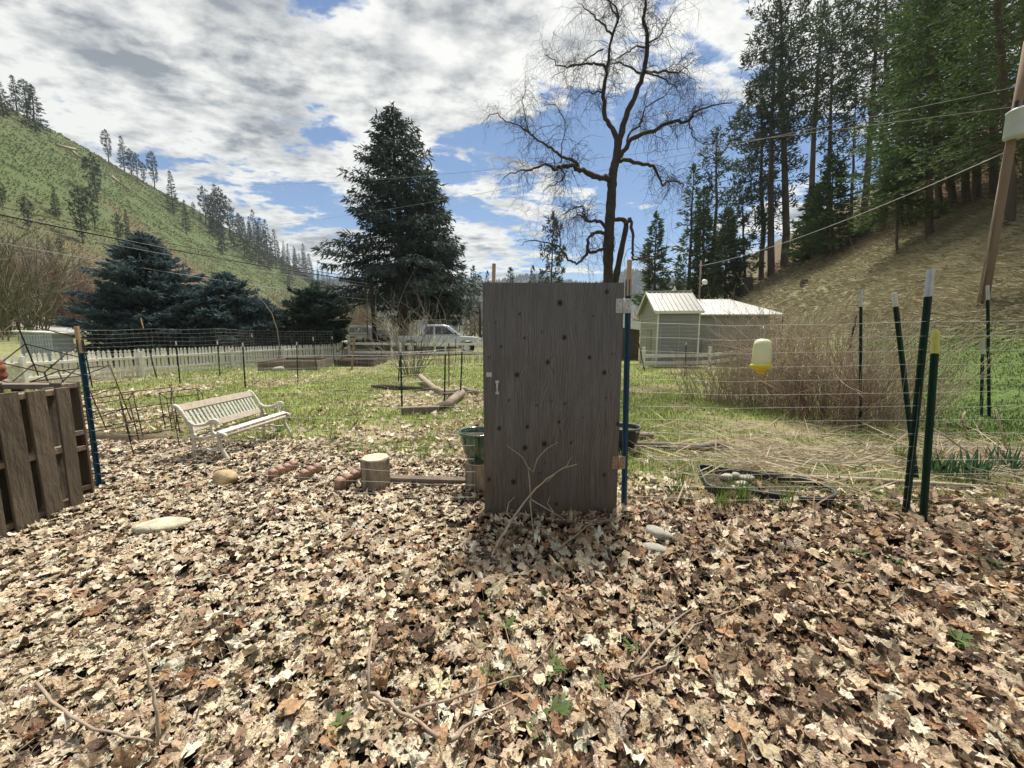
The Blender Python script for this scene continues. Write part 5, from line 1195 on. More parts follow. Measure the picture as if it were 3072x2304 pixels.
for a in ((108, 396, 113, 252, 1, 'broad dark pine at the top left of the hill', 1.3), (54, 350, 43, 227, 0, 'tall pine left of the broad dark one on the hilltop', 1.2), (81, 345, 79, 231, 4, 'pine close behind the broad dark hilltop pine', 1.2), (12, 350, 0, 232, 1, 'dark pine at the left edge of the picture on the hilltop', 1.2),
          (326, 468, 322, 368, 2, 'lone thin pine left of the skyline clump', 1), (375, 512, 364, 403, 0, 'largest pine of the skyline clump on the upper hill', 1.1), (396, 496, 393, 412, 4, 'pine second in the skyline clump on the upper hill', 1), (414, 504, 414, 425, 2, 'pine third in the skyline clump on the upper hill', 1), (432, 500, 428, 438, 4, 'shortest pine at the right of the upper skyline clump', 1),
          (464, 552, 461, 440, 2, 'single slim pine right of the upper skyline clump', 1), (292, 594, 283, 462, 4, 'large pine standing alone below the lone thin pine', 1.15), (522, 641, 522, 514, 3, 'full dark fir alone in the middle of the hill', 1.15), (581, 630, 579, 588, 4, 'small pine right of the full dark fir', 1),
          (617, 574, 610, 460, 2, 'first pine of the tall mid-skyline clump', 1), (634, 585, 634, 484, 4, 'second pine of the tall mid-skyline clump', 1), (653, 598, 658, 455, 0, 'tallest pine of the mid-skyline clump', 1), (668, 605, 674, 462, 4, 'fourth pine of the tall mid-skyline clump', 1), (689, 617, 694, 483, 2, 'rightmost pine of the tall mid-skyline clump', 1), (602, 562, 600, 530, 3, 'small round pine at the left foot of the mid-skyline clump', 1),
          (646, 715, 644, 582, 1, 'dark fir below the mid-skyline clump', 1.0), (384, 712, 382, 628, 1, 'dark fir low on the hill above the blue spruce top', .8), (362, 752, 357, 638, 2, 'slim pine left of the dark fir low on the hill', .8), (285, 693, 276, 560, 2, 'slim pine below the large lone pine', .9), (251, 730, 236, 566, 4, 'pale sparse pine low on the left hill', 1.0),
          (86, 693, 70, 590, 4, 'pine low at far left above the lines', 1.0), (10, 618, 4, 545, 4, 'pine at the left edge halfway up the hill', 1.2), (150, 770, 148, 706, 3, 'small green fir at the hill foot', 1.0), (185, 775, 180, 712, 4, 'rounded green pine right of the small fir at the hill foot', 1.2),
          (705, 752, 705, 622, 3, 'fir in the wooded gully, leftmost', .9), (735, 768, 733, 650, 0, 'pine in the wooded gully, second from left', .9), (752, 790, 750, 665, 1, 'fir in the wooded gully, third from left', .9), (778, 800, 772, 668, 3, 'fir in the wooded gully, fourth from left', .9), (808, 806, 806, 660, 1, 'fir in the wooded gully, rightmost', .9), (720, 730, 722, 640, 4, 'pine behind the gully firs', .9), (668, 760, 668, 650, 1, 'dark fir at the left foot of the wooded gully', 1.0), (790, 770, 790, 655, 1, 'broad dark fir in the middle of the wooded gully', 1.2), (830, 800, 830, 690, 3, 'dark fir at the right edge of the wooded gully', 1.1), (765, 740, 764, 630, 3, 'upper dark fir of the wooded gully', 1.1), (560, 700, 560, 600, 3, 'dark fir between the full fir and the gully', 1.0), (170, 650, 168, 560, 1, 'dark fir low on the hill above the metal shed', 1.0), (930, 840, 930, 750, 1, 'dark fir at the hill foot left of the big spruce', 1.1), (870, 860, 870, 770, 3, 'dark fir at the hill foot above the rounded evergreen', 1.1)):
    hill_tree(*a)
sk = [(716, 622, 714, 552), (735, 632, 735, 565), (753, 640, 752, 556), (778, 655, 777, 574), (800, 664, 799, 622), (815, 678, 814, 634), (838, 690, 838, 630), (854, 694, 855, 622), (866, 700, 866, 626), (886, 712, 887, 632), (900, 724, 902, 655), (914, 735, 914, 650), (938, 744, 938, 674), (957, 756, 957, 690), (972, 768, 972, 688), (988, 776, 988, 684), (1003, 790, 1002, 716), (1018, 800, 1019, 726), (1034, 812, 1033, 745), (888, 830, 888, 745), (852, 830, 853, 752), (915, 770, 916, 660), (956, 872, 956, 806)]
ORD = 'first second third fourth fifth sixth seventh eighth ninth tenth eleventh twelfth thirteenth fourteenth fifteenth sixteenth seventeenth eighteenth nineteenth twentieth twenty-first twenty-second twenty-third'.split()
for i, (a_, b_, c_, d_) in enumerate(sk): hill_tree(a_, b_, c_, d_, (1, 3, 0, 3, 1)[i % 5], ORD[i] + ' small pine, counted rightwards, in the row stepping down the skyline to the big spruce', .8)

# far forest on the blue ridge behind the door: one mass
def far_forest():
    rng = np.random.default_rng(5); n = 5200; y = rng.uniform(1020, 1330, n); x = rng.uniform(-760, 620, n); z = H(x, y); hh = rng.uniform(10, 19, n)
    V, F = kites(np.stack([x, y, z - 1], 1), np.tile([0, 0, 1.0], (n, 1)) + rng.normal(0, .03, (n, 3)), hh, hh * .42, rng, side=np.tile([1.0, 0, 0], (n, 1)), wide=.25)
    V2, F2 = kites(np.stack([x, y, z - 1], 1), np.tile([0, 0, 1.0], (n, 1)), hh, hh * .42, rng, side=np.tile([0, 1.0, 0], (n, 1)), wide=.25)
    C = np.repeat(np.array([.028, .042, .032]) * rng.uniform(.6, 1.3, (n, 1)), 4, axis=0)
    o = npmesh('far_forest', np.concatenate([V, V2]), np.concatenate([F, F2 + len(V)]), 'foliage', col=np.concatenate([C, C])); tag(o, 'dark conifer forest on the far blue ridge behind the door', 'forest', kind='stuff')
far_forest()
# scattered trees showing over the door and behind the truck
for (ub, vb, ut, vt, k, lab, w_) in ((1655, 900, 1656, 640, 2, 'tall sparse tree rising behind the middle of the door top', .75), (1596, 905, 1597, 800, 3, 'small pointed fir showing over the door, left of the sparse tree', .9), (1530, 905, 1530, 805, 1, 'rounded fir showing over the left of the door', 1.1), (1622, 905, 1622, 815, 1, 'low fir just left of the sparse tree over the door', .9), (1462, 900, 1462, 815, 3, 'thin fir left of the wooden stake', .7), (1425, 880, 1424, 800, 1, 'dark fir between the big spruce and the door', .9)):
    b = at(ub, 980, 70.0); b.z = h(b.x, 70); t = at(ut, vt, 70.0); s_ = (t.z - b.z) / 20.0; again(pmade[k], 'distant_tree', lab, b, (s_ * w_, s_ * w_, s_), random.uniform(0, 6), 'distant trees over the door')

# ---------------------------------------------------------------- the bare weeping tree behind the door
def willow():
    Y0 = 13.0; rng = np.random.default_rng(9)
    px = lambda x, y: (1400 + x / 1.8435, y / 1.8435)
    base = at(1822, 1000, Y0); base.z = h(base.x, Y0); T = thing('bare_weeping_tree', 'bare crooked weeping tree with drooping twigs rising behind the door', 'tree', base)
    def limb(pts, dy=0.0, dz0=0.0):
        out = []
        for i, (x, y_) in enumerate(pts):
            t = i / (len(pts) - 1); u, v = px(x, y_); out.append(np.array(at(u, v, Y0 + dz0 + dy * t)))
        return np.array(out)
    def smooth(P_, k=4):
        n = len(P_); o = []
        for i in range(n - 1):
            p0, p1, p2, p3 = P_[max(i - 1, 0)], P_[i], P_[i + 1], P_[min(i + 2, n - 1)]
            for j in range(k):
                t = j / k; o.append(.5 * ((2 * p1) + (p2 - p0) * t + (2 * p0 - 5 * p1 + 4 * p2 - p3) * t * t + (3 * p1 - p0 - 3 * p2 + p3) * t ** 3))
        return np.array(o + [P_[-1]])
    main = [([(785, 2090), (784, 1800), (783, 1560), (783, 1400), (790, 1250), (800, 1100), (805, 1000), (812, 940), (828, 870), (840, 765)], 0, 0, .185, .125),
            ([(812, 2090), (812, 1700), (822, 1560), (842, 1450), (862, 1350), (882, 1245), (862, 1214), (815, 1216), (772, 1216)], .3, .25, .13, .055)]
    tb = TB(10)
    for pts, dy, d0, r0, r1 in main:
        P_ = smooth(limb(pts, dy, d0)); tb.add(P_, np.linspace(r0, r1, len(P_)) * (1 + .06 * rng.normal(size=len(P_))))
    tb.obj('trunk', 'willow_bark', T)
    limbs = [([(840, 772), (792, 692), (760, 640), (755, 500), (780, 380), (805, 200), (838, 70), (760, -20)], .6, .085, .02), ([(805, 190), (745, 130), (690, 70), (620, 20)], .5, .035, .01), ([(838, 100), (800, 40), (770, -60), (765, -140)], .4, .03, .012),
             ([(840, 772), (880, 650), (940, 510), (980, 400), (1000, 210), (982, 100), (992, 0), (1004, -130)], -.7, .10, .022), ([(1000, 240), (1060, 200), (1110, 120), (1160, 40)], .6, .03, .008), ([(985, 260), (930, 270), (870, 300), (820, 330)], -.5, .028, .010),
             ([(826, 900), (880, 812), (950, 752), (1060, 706), (1150, 672), (1230, 670), (1262, 620), (1350, 592), (1470, 566)], -1.2, .085, .012), ([(1235, 668), (1240, 720), (1280, 780), (1340, 800)], -.6, .025, .006), ([(880, 812), (900, 730), (960, 690), (985, 600), (1080, 540), (1150, 470)], 1.2, .045, .008),
             ([(842, 892), (900, 886), (1000, 910), (1042, 932), (1080, 1016), (1110, 1004), (1170, 1004), (1200, 1032)], .8, .065, .014), ([(1114, 1006), (1114, 1060), (1080, 1110)], .2, .02, .006),
             ([(802, 1002), (768, 982), (720, 986), (660, 942), (620, 936), (560, 918), (510, 922), (490, 942), (430, 910), (360, 935), (290, 945), (200, 990)], -1.6, .10, .010), ([(622, 936), (592, 890), (540, 870), (490, 842), (460, 812), (420, 796), (350, 742), (300, 702), (220, 672), (150, 625), (80, 690)], 1.3, .055, .008),
             ([(520, 900), (530, 800), (545, 700), (500, 600), (430, 560)], .8, .022, .006), ([(350, 742), (320, 640), (310, 540), (330, 480)], .8, .02, .005), ([(510, 922), (540, 980), (500, 1010), (420, 1060)], -.8, .03, .006),
             ([(775, 382), (720, 356), (650, 352), (570, 370), (500, 350), (430, 300)], -.9, .045, .008), ([(757, 500), (700, 520), (650, 505), (600, 560)], .9, .03, .006), ([(755, 270), (690, 310), (620, 360), (560, 380), (470, 430)], .7, .025, .006),
             ([(980, 400), (1060, 395), (1150, 400), (1200, 380), (1260, 330)], 1.0, .045, .008), ([(975, 410), (900, 370), (830, 350), (770, 380)], -.8, .035, .01), ([(1000, 405), (1080, 430), (1160, 480), (1180, 560)], -1.0, .03, .006),
             ([(786, 1282), (742, 1232), (700, 1222), (665, 1222), (650, 1190), (636, 1140), (582, 1150), (526, 1192)], -.6, .06, .012), ([(665, 1222), (620, 1190), (590, 1210), (560, 1260)], -.3, .03, .008),
             ([(768, 1312), (750, 1282), (710, 1285), (680, 1312), (665, 1362), (680, 1392), (722, 1392), (766, 1376)], -.5, .06, .045), ([(676, 1386), (640, 1432), (600, 1460), (552, 1422), (512, 1362), (430, 1340), (350, 1330), (300, 1360)], -.7, .05, .008), ([(512, 1362), (520, 1290), (480, 1230), (420, 1190)], -.3, .02, .005),
             ([(882, 1240), (905, 1206), (915, 1282), (921, 1370), (915, 1422), (932, 1436), (1000, 1420), (1070, 1412), (1110, 1404)], -.4, .055, .012), ([(800, 1340), (812, 1300), (820, 1390)], -.2, .02, .01)]
    lb = TB(6); tw = TB(3); W_ = []
    for pts, dy, r0, r1 in limbs:
        P_ = smooth(limb(pts, dy)); P_[1:] += rng.normal(0, .02, P_[1:].shape); rr = np.linspace(r0, r1, len(P_)); lb.add(P_, rr * (1 + .07 * rng.normal(size=len(P_)))); W_.append((P_, rr))
    lb.obj('limbs', 'willow_bark', T)['kind'] = 'stuff'
    def twig(p0, d, L, r, depth):
        k = max(4, int(L / .10)); q = np.array(p0); pts = [q.copy()]; d = d / np.linalg.norm(d); ph = rng.uniform(0, 6.28, 2)
        for i in range(k):
            d = d + rng.normal(0, .26, 3) + np.array([0, 0, -.08 - .035 * i * (L > .5)]); d /= np.linalg.norm(d); q = q + d * (L / k); pts.append(q.copy())
        pts = np.array(pts); tw.add(pts, np.linspace(r, r * .35, len(pts)))
        if depth > 0:
            for _ in range(rng.integers(2, 5)):
                j = rng.integers(1, len(pts) - 1); dd = nrm(pts[j] - pts[j - 1]) * .5 + rng.normal(0, .7, 3); twig(pts[j], dd, L * rng.uniform(.4, .75), r * .62, depth - 1)
    for P_, rr in W_:
        L = np.linalg.norm(np.diff(P_, axis=0), axis=1).sum(); n = int(L * 9) + 5
        for _ in range(n):
            j = int(len(P_) * rng.uniform(.28, 1) ** .8) - 1; j = min(max(j, 1), len(P_) - 2); tg = nrm(P_[j + 1] - P_[j - 1])
            d = tg * .4 + rng.normal(0, .6, 3) + np.array([0, 0, .38]); thin = 1.0 if rr[0] < .07 else .8
            if P_[j][2] < 4.5: 
                if rng.uniform() < .6: continue
            twig(P_[j], d, rng.uniform(.5, 1.4) * thin, max(.005, min(.010, rr[j] * .3)), 2)
    tw.obj('twigs', 'willow_twig', T)['kind'] = 'stuff'
willow()

# ---------------------------------------------------------------- bare thickets, shrubs and canes
def stems_bush(rng, base, n, spread, hgt, r, lean=.35, k=6, fork=2, droop=0.0, tb=None):
    tb = tb or TB(3)
    for _ in range(n):
        a = rng.uniform(0, 6.28); rr = spread * math.sqrt(rng.uniform()); p = np.array([base[0] + rr * math.cos(a), base[1] + rr * math.sin(a) * .7, 0.0]); p[2] = h(p[0], p[1]) - .02
        d = np.array([math.cos(a) * lean * rng.uniform(.2, 1.3), math.sin(a) * lean * rng.uniform(.2, 1.3), 1.0]) + rng.normal(0, .10, 3); L = hgt * rng.uniform(.55, 1.1); P_ = [p.copy()]
        for i in range(k): d = d + rng.normal(0, .10, 3) + np.array([0, 0, -droop * i / k]); d /= np.linalg.norm(d); p = p + d * L / k; P_.append(p.copy())
        P_ = np.array(P_); tb.add(P_, np.linspace(r, r * .3, k + 1))
        for _f in range(fork):
            j = rng.integers(1, k); dd = nrm(P_[j] - P_[j - 1]) + rng.normal(0, .45, 3); m = 4; q = P_[j].copy(); Q = [q.copy()]
            for i in range(m): dd = dd + rng.normal(0, .15, 3); dd = dd / np.linalg.norm(dd); q = q + dd * L * .10 * rng.uniform(.7, 1.7); Q.append(q.copy())
            tb.add(np.array(Q), np.linspace(r * .55, r * .2, m + 1))
    return tb
def bush(name, label, cat, base, n, spread, hgt, r, m, seed, group=None, **kw):
    rng = np.random.default_rng(seed); T = thing(name, label, cat, (base[0], base[1], h(base[0], base[1])), group=group); stems_bush(rng, base, n, spread, hgt, r, **kw).obj('stems', m, T)['kind'] = 'stuff'; return T
for i, (u, v, y, hp, n, m, lab) in enumerate(((2150, 1120, 8.6, 1.15, 46, 'cane', 'low bare cane clump at the left of the raspberry row'), (2250, 1130, 8.0, 1.6, 72, 'cane', 'bare cane clump behind the wasp trap'), (2360, 1150, 7.4, 1.85, 88, 'cane', 'tall tangled bare cane clump right of the wasp trap'),
                                             (2460, 1190, 6.8, 1.85, 88, 'cane', 'dense bare cane clump left of the upright green post'), (2470, 1240, 6.2, 1.2, 40, 'cane_red', 'reddish bare cane clump in front of the dense one'), (2560, 1220, 6.4, 1.75, 74, 'cane', 'bare cane clump at the upright green post'), (2650, 1240, 6.3, 1.35, 66, 'cane', 'low bare cane clump at the right end of the row'), (2300, 1100, 9.2, 2.1, 60, 'cane', 'taller bare canes at the back of the row'))):
    p_ = at(u, v, y); bush('cane_clump', lab, 'canes', (p_.x, y), n, .66, hp, .0088, m, 100 + i, 'bare raspberry canes', lean=.38, fork=4, droop=.15)
p_ = at(2600, 1180, 6.6); bush('tall_shoots', 'sparse long dark shoots standing above the bare canes', 'shoots', (p_.x, 6.6), 16, 1.1, 2.1, .007, 'cane', 131, lean=.16, fork=1)
p_ = at(2690, 1200, 5.6); bush('tall_shoots', 'thin crossing shoots by the leaning post and lawn', 'shoots', (p_.x, 5.6), 9, .5, 1.5, .006, 'cane', 132, lean=.35, fork=1)
# bare fruit shrub in the middle, with stems like a vase
p_ = gnd(1238, 1128); bush('bare_shrub', 'bare many-stemmed shrub in the garden middle, in front of the truck', 'shrub', (p_.x, p_.y), 24, .34, 2.9, .017, 'thicket_grey', 140, lean=.46, k=8, fork=7)
p_ = gnd(1060, 1110); o = MB().tube([glift(1056, 1108), at(1058, 1060, p_.y), at(1066, 1010, p_.y), at(1078, 985, p_.y)], [.05, .045, .04, .03], 7).obj('snag', 'twig', None, smooth=True); tag(o, 'crooked bare stem standing right of the raised beds', 'dead stem')
p_ = gnd(835, 1098); T = thing('bare_sapling', 'leaning grey bare sapling in the raised bed before the blue spruces', 'sapling', p_)
MB().tube([p_, at(838, 1040, p_.y), at(832, 990, p_.y), at(815, 940, p_.y), at(790, 905, p_.y), at(765, 880, p_.y)], [.035, .03, .025, .02, .014, .006], 6).obj('stem', 'thicket_twig', T, smooth=True)
MB().tube([at(815, 940, p_.y), at(822, 905, p_.y), at(815, 870, p_.y)], [.014, .01, .005], 5).obj('side_branch', 'thicket_twig', T, smooth=True)
p_ = gnd(1330, 1095); bush('dry_weeds', 'clump of rusty dry weeds behind the rusty post', 'weeds', (p_.x, p_.y), 120, .9, .75, .007, 'cane', 141, lean=.3, fork=1)
p_ = gnd(1420, 1090); bush('dry_weeds', 'clump of dry weeds against the rail fence by the door edge', 'weeds', (p_.x, p_.y), 80, .8, .7, .007, 'thicket_twig', 142, lean=.3, fork=1)
p_ = gnd(900, 1085); bush('dry_weeds', 'dry dark stalks standing in the grey raised bed', 'weeds', (p_.x, p_.y), 60, 1.2, .9, .008, 'dark_wood', 143, lean=.3, fork=2)
# bare brush at the foot of the left hill
for i, (u, y, hp, n, sp, m, lab) in enumerate(((-60, 30, 7.5, 44, 3.0, 'thicket_twig_olive', 'olive bare tree crown at the far left edge'), (20, 34, 7.5, 60, 3.0, 'thicket_twig_olive', 'olive-brown bare tree near the left edge'), (115, 40, 6.6, 70, 3.4, 'thicket_twig_red', 'reddish bare thicket behind the metal shed'), (200, 42, 6.0, 70, 3.0, 'thicket_twig_red', 'reddish bare thicket left of the blue spruces'),
                                              (230, 44, 8.0, 22, 1.6, 'twig_pale', 'pale bare tree left of the blue spruce top'), (60, 46, 5.0, 70, 4.0, 'thicket_twig', 'brown bare thicket behind the metal shed at left'), (560, 60, 6.5, 60, 4.0, 'thicket_twig', 'tan bare brush right of the largest blue spruce top'), (860, 62, 7.5, 60, 5.0, 'thicket_twig', 'tan bare brush above the dark rounded evergreen'),
                                              (1000, 55, 6.5, 60, 4.5, 'thicket_twig', 'bare brush left of the dark utility pole'), (1070, 48, 6.4, 26, 1.2, 'twig', 'spreading bare tree at the dark utility pole'), (1180, 52, 5.5, 70, 4.5, 'thicket_twig', 'bare brush under the big spruce'), (1390, 60, 6.5, 70, 5.0, 'thicket_twig', 'bare brush between the big spruce and the door'), (1960, 46, 5.0, 40, 3.0, 'thicket_twig', 'bare brush behind the shed and door post'), (700, 68, 6.0, 60, 5.0, 'thicket_twig', 'tan bare brush over the bushy blue spruce'), (150, 52, 6.5, 70, 4.5, 'thicket_grey', 'grey bare brush at the hill foot behind the reddish thicket'), (300, 54, 6.5, 60, 4.0, 'thicket_twig', 'brown bare brush at the hill foot behind the largest blue spruce'), (20, 50, 7.0, 70, 4.5, 'thicket_grey', 'grey-brown bare brush behind the olive trees'))):
    d_ = raydir(u, 1000); x_ = d_[0] / d_[1] * y; bush('bare_thicket', lab, 'brush', (x_, y), n, sp, hp, .055 * hp / 7, m, 160 + i, 'bare brush at the foot of the left hill', lean=.28, k=6, fork=7)

# tussocks and low brush giving the grassy hill its grain
def hill_cover():
    rng = np.random.default_rng(77); n = 150000; e = rng.uniform(46, 150, n); t = 25 * (620 / 25) ** rng.uniform(0, 1, n); x = -0.9763 * e - 0.2164 * t; y = -0.2164 * e + 0.9763 * t; keep = (y > 18) & (x > -1.5 * y - 6); x, y = x[keep], y[keep]; z = H(x, y); m = len(x); r = np.hypot(x, y)
    f = fbm(x, y, .05, 66); g = fbm(x, y, .25, 67); keep = rng.uniform(size=m) < sstep(.25, .6, g); x, y, z, r, f, g = (q[keep] for q in (x, y, z, r, f, g)); m = len(x)
    D = np.stack([.6 * np.ones(m), .1 * np.ones(m), .35 * np.ones(m)], 1) + rng.normal(0, .3, (m, 3)); V, F = kites(np.stack([x, y, z - .05], 1), D, (.22 + .0024 * r) * rng.uniform(.6, 1.5, m), (.06 + .0010 * r) * rng.uniform(.6, 1.4, m), rng)
    tt = np.clip((f - .3) * 2.0 + rng.normal(0, .22, m) + .5 * sstep(40, 10, z), 0, 1)[:, None]; C = (np.array([.115, .160, .056]) * (1 - tt) + np.array([.24, .20, .115]) * tt) * rng.uniform(.8, 1.2, (m, 1))
    o = npmesh('hill_grass', V, F, 'straw', col=np.repeat(C, 4, axis=0)); tag(o, 'rough green and tan grass tussocks on the left hill', 'hill grass', kind='stuff')
hill_cover()

# ---------------------------------------------------------------- fallen leaves
OUT = [(-150, .42), (-122, .58), (-100, .70), (-80, .52), (-64, .74), (-48, .92), (-34, .70), (-23, .58), (-12, .80), (0, 1.0), (12, .80), (23, .58), (34, .70), (48, .92), (64, .74), (80, .52), (100, .70), (122, .58), (150, .42)]
def leaf_template(seed, rings=2):
    """dry leaf: maple, rounded or torn outline, then crumpled, folded and rolled"""
    rng = np.random.default_rng(seed); k = len(OUT); kind = seed % 5
    ang = np.array([math.radians(a) for a, _ in OUT]); rad = np.array([r for _, r in OUT])
    if kind == 1: rad = .45 * rad + .45                                              # rounder leaf
    elif kind == 3: rad = (.6 * rad + .3) * np.where(ang * rng.choice([-1, 1]) > .2, rng.uniform(.35, .7), 1.0)   # torn along one side
    elif kind == 2: rad = (.7 * rad + .25) * (1 - .45 * np.exp(-((ang - rng.uniform(-2, 2)) / .5) ** 2))        # a lobe broken off
    elif kind == 4: rad = .35 * rad + .45                                            # small oval leaf
    ang = ang + rng.normal(0, .06, k); rad = rad * (1 + rng.normal(0, .13, k))
    full = np.stack([np.cos(ang) * rad, np.sin(ang) * rad * (.55 if kind == 4 else rng.uniform(.75, 1.05))], 1)
    V2 = np.concatenate([np.zeros((1, 2))] + [full * q / rings * (1 if q == rings else 1) for q in range(1, rings + 1)]); x, y = V2[:, 0], V2[:, 1]; r2 = x * x + y * y
    p1, p2 = rng.uniform(0, 6.28, 2); fold = rng.uniform(-.2, .8)
    z = fold * np.abs(y) * .5 + .15 * np.sin(5.5 * x + p1) * np.sqrt(r2) + .16 * np.sin(6.5 * y + p2 + 2 * x) * np.sqrt(r2) + rng.normal(0, .10, len(x)) * (r2 > .01)
    th = rng.uniform(0, 3.14); c = x * np.cos(th) + y * np.sin(th); d = -x * np.sin(th) + y * np.cos(th)    # roll about a slanting axis
    kk = rng.choice([-1, 1]) * rng.choice([.3, .8, 1.4, 2.1]); a_ = c * kk
    c2 = np.sin(a_) / kk - z * np.sin(a_); z2 = (1 - np.cos(a_)) / kk + z * np.cos(a_)
    x, y = c2 * np.cos(th) - d * np.sin(th), c2 * np.sin(th) + d * np.cos(th); V = np.stack([x, y, z2], 1); F = []
    for i in range(k - 1): F.append((0, 1 + i, 2 + i))
    for q in range(rings - 1):
        a, b = 1 + q * k, 1 + (q + 1) * k
        for i in range(k - 1): F.append((a + i, b + i, b + i + 1)); F.append((a + i, b + i + 1, a + i + 1))
    V[:, 2] -= V[:, 2].min() * .6
    return V, np.array(F, np.int32)
PAL = np.array([(.58, .455, .31), (.68, .57, .41), (.45, .335, .22), (.32, .215, .14), (.20, .13, .083), (.42, .26, .145), (.30, .165, .095), (.13, .082, .055), (.76, .69, .53)])
def scatter_leaves(Pos, size, tmpl, rng, w, tilt):
    Vs, Fs, Cs = [], [], []; off = 0; n = len(Pos); which = rng.integers(0, len(tmpl), n); ci = np.array([rng.choice(len(PAL), p=w_) for w_ in w]) if w.ndim == 2 else rng.choice(len(PAL), size=n, p=w)
    for k, (TV, TF) in enumerate(tmpl):
        idx = np.where(which == k)[0]; m = len(idx)
        if not m: continue
        az = rng.uniform(0, 6.283, m); tl_ = np.broadcast_to(tilt, (n,))[idx]; tx, ty = rng.normal(0, 1, m) * tl_, rng.normal(0, 1, m) * tl_; flip = np.where(rng.uniform(size=m) < .35, -1.0, 1.0)
        ca, sa = np.cos(az), np.sin(az); s_ = (size[idx] * rng.uniform(.7, 1.3, m))[:, None]
        X = TV[None, :, 0] * s_; Y = TV[None, :, 1] * s_; Z = TV[None, :, 2] * s_ * flip[:, None]
        Z = Z + np.where(flip < 0, .25 * size[idx], 0)[:, None]
        x = X * ca[:, None] - Y * sa[:, None]; y = X * sa[:, None] + Y * ca[:, None]; z = Z + x * tx[:, None] + y * ty[:, None]
        V = np.stack([x, y, z], -1) + Pos[idx][:, None]
        Vs.append(V.reshape(-1, 3)); Fs.append((TF[None] + (np.arange(m) * len(TV))[:, None, None]).reshape(-1, 3) + off); off += m * len(TV)
        c = PAL[ci[idx]] * rng.uniform(.65, 1.2, (m, 1)) * rng.normal(1, .025, (m, 3)); vein = 1 - .22 * (np.hypot(TV[:, 0], TV[:, 1]) > .75)
        Cs.append((c[:, None] * vein[None, :, None]).reshape(-1, 3))
    return np.concatenate(Vs), np.concatenate(Fs), np.concatenate(Cs)
def spots(n, y0, y1, rng, power=1.0, margin=1.15):
    """random spots in the strip of ground the view takes in between two distances"""
    t = rng.uniform(0, 1, n); y = y0 * (y1 / y0) ** (t ** power); x = rng.uniform(-1, 1, n) * (1.40 * y * margin + .3); return x, y
def wts(x, y, f):
    """leaf colours: paler and bleached to the left, browner to the right and near the camera"""
    pale = np.clip(.38 - .42 * x + .9 * (f - .5), .03, .97)[:, None]
    a = np.array([.22, .33, .13, .06, .04, .03, .01, .02, .16]); b = np.array([.17, .09, .17, .19, .15, .07, .045, .10, .015]); w = a * pale + b * (1 - pale); return w / w.sum(1, keepdims=True)
T2 = [leaf_template(200 + i, 2) for i in range(25)]; T1 = [leaf_template(240 + i, 1) for i in range(20)]
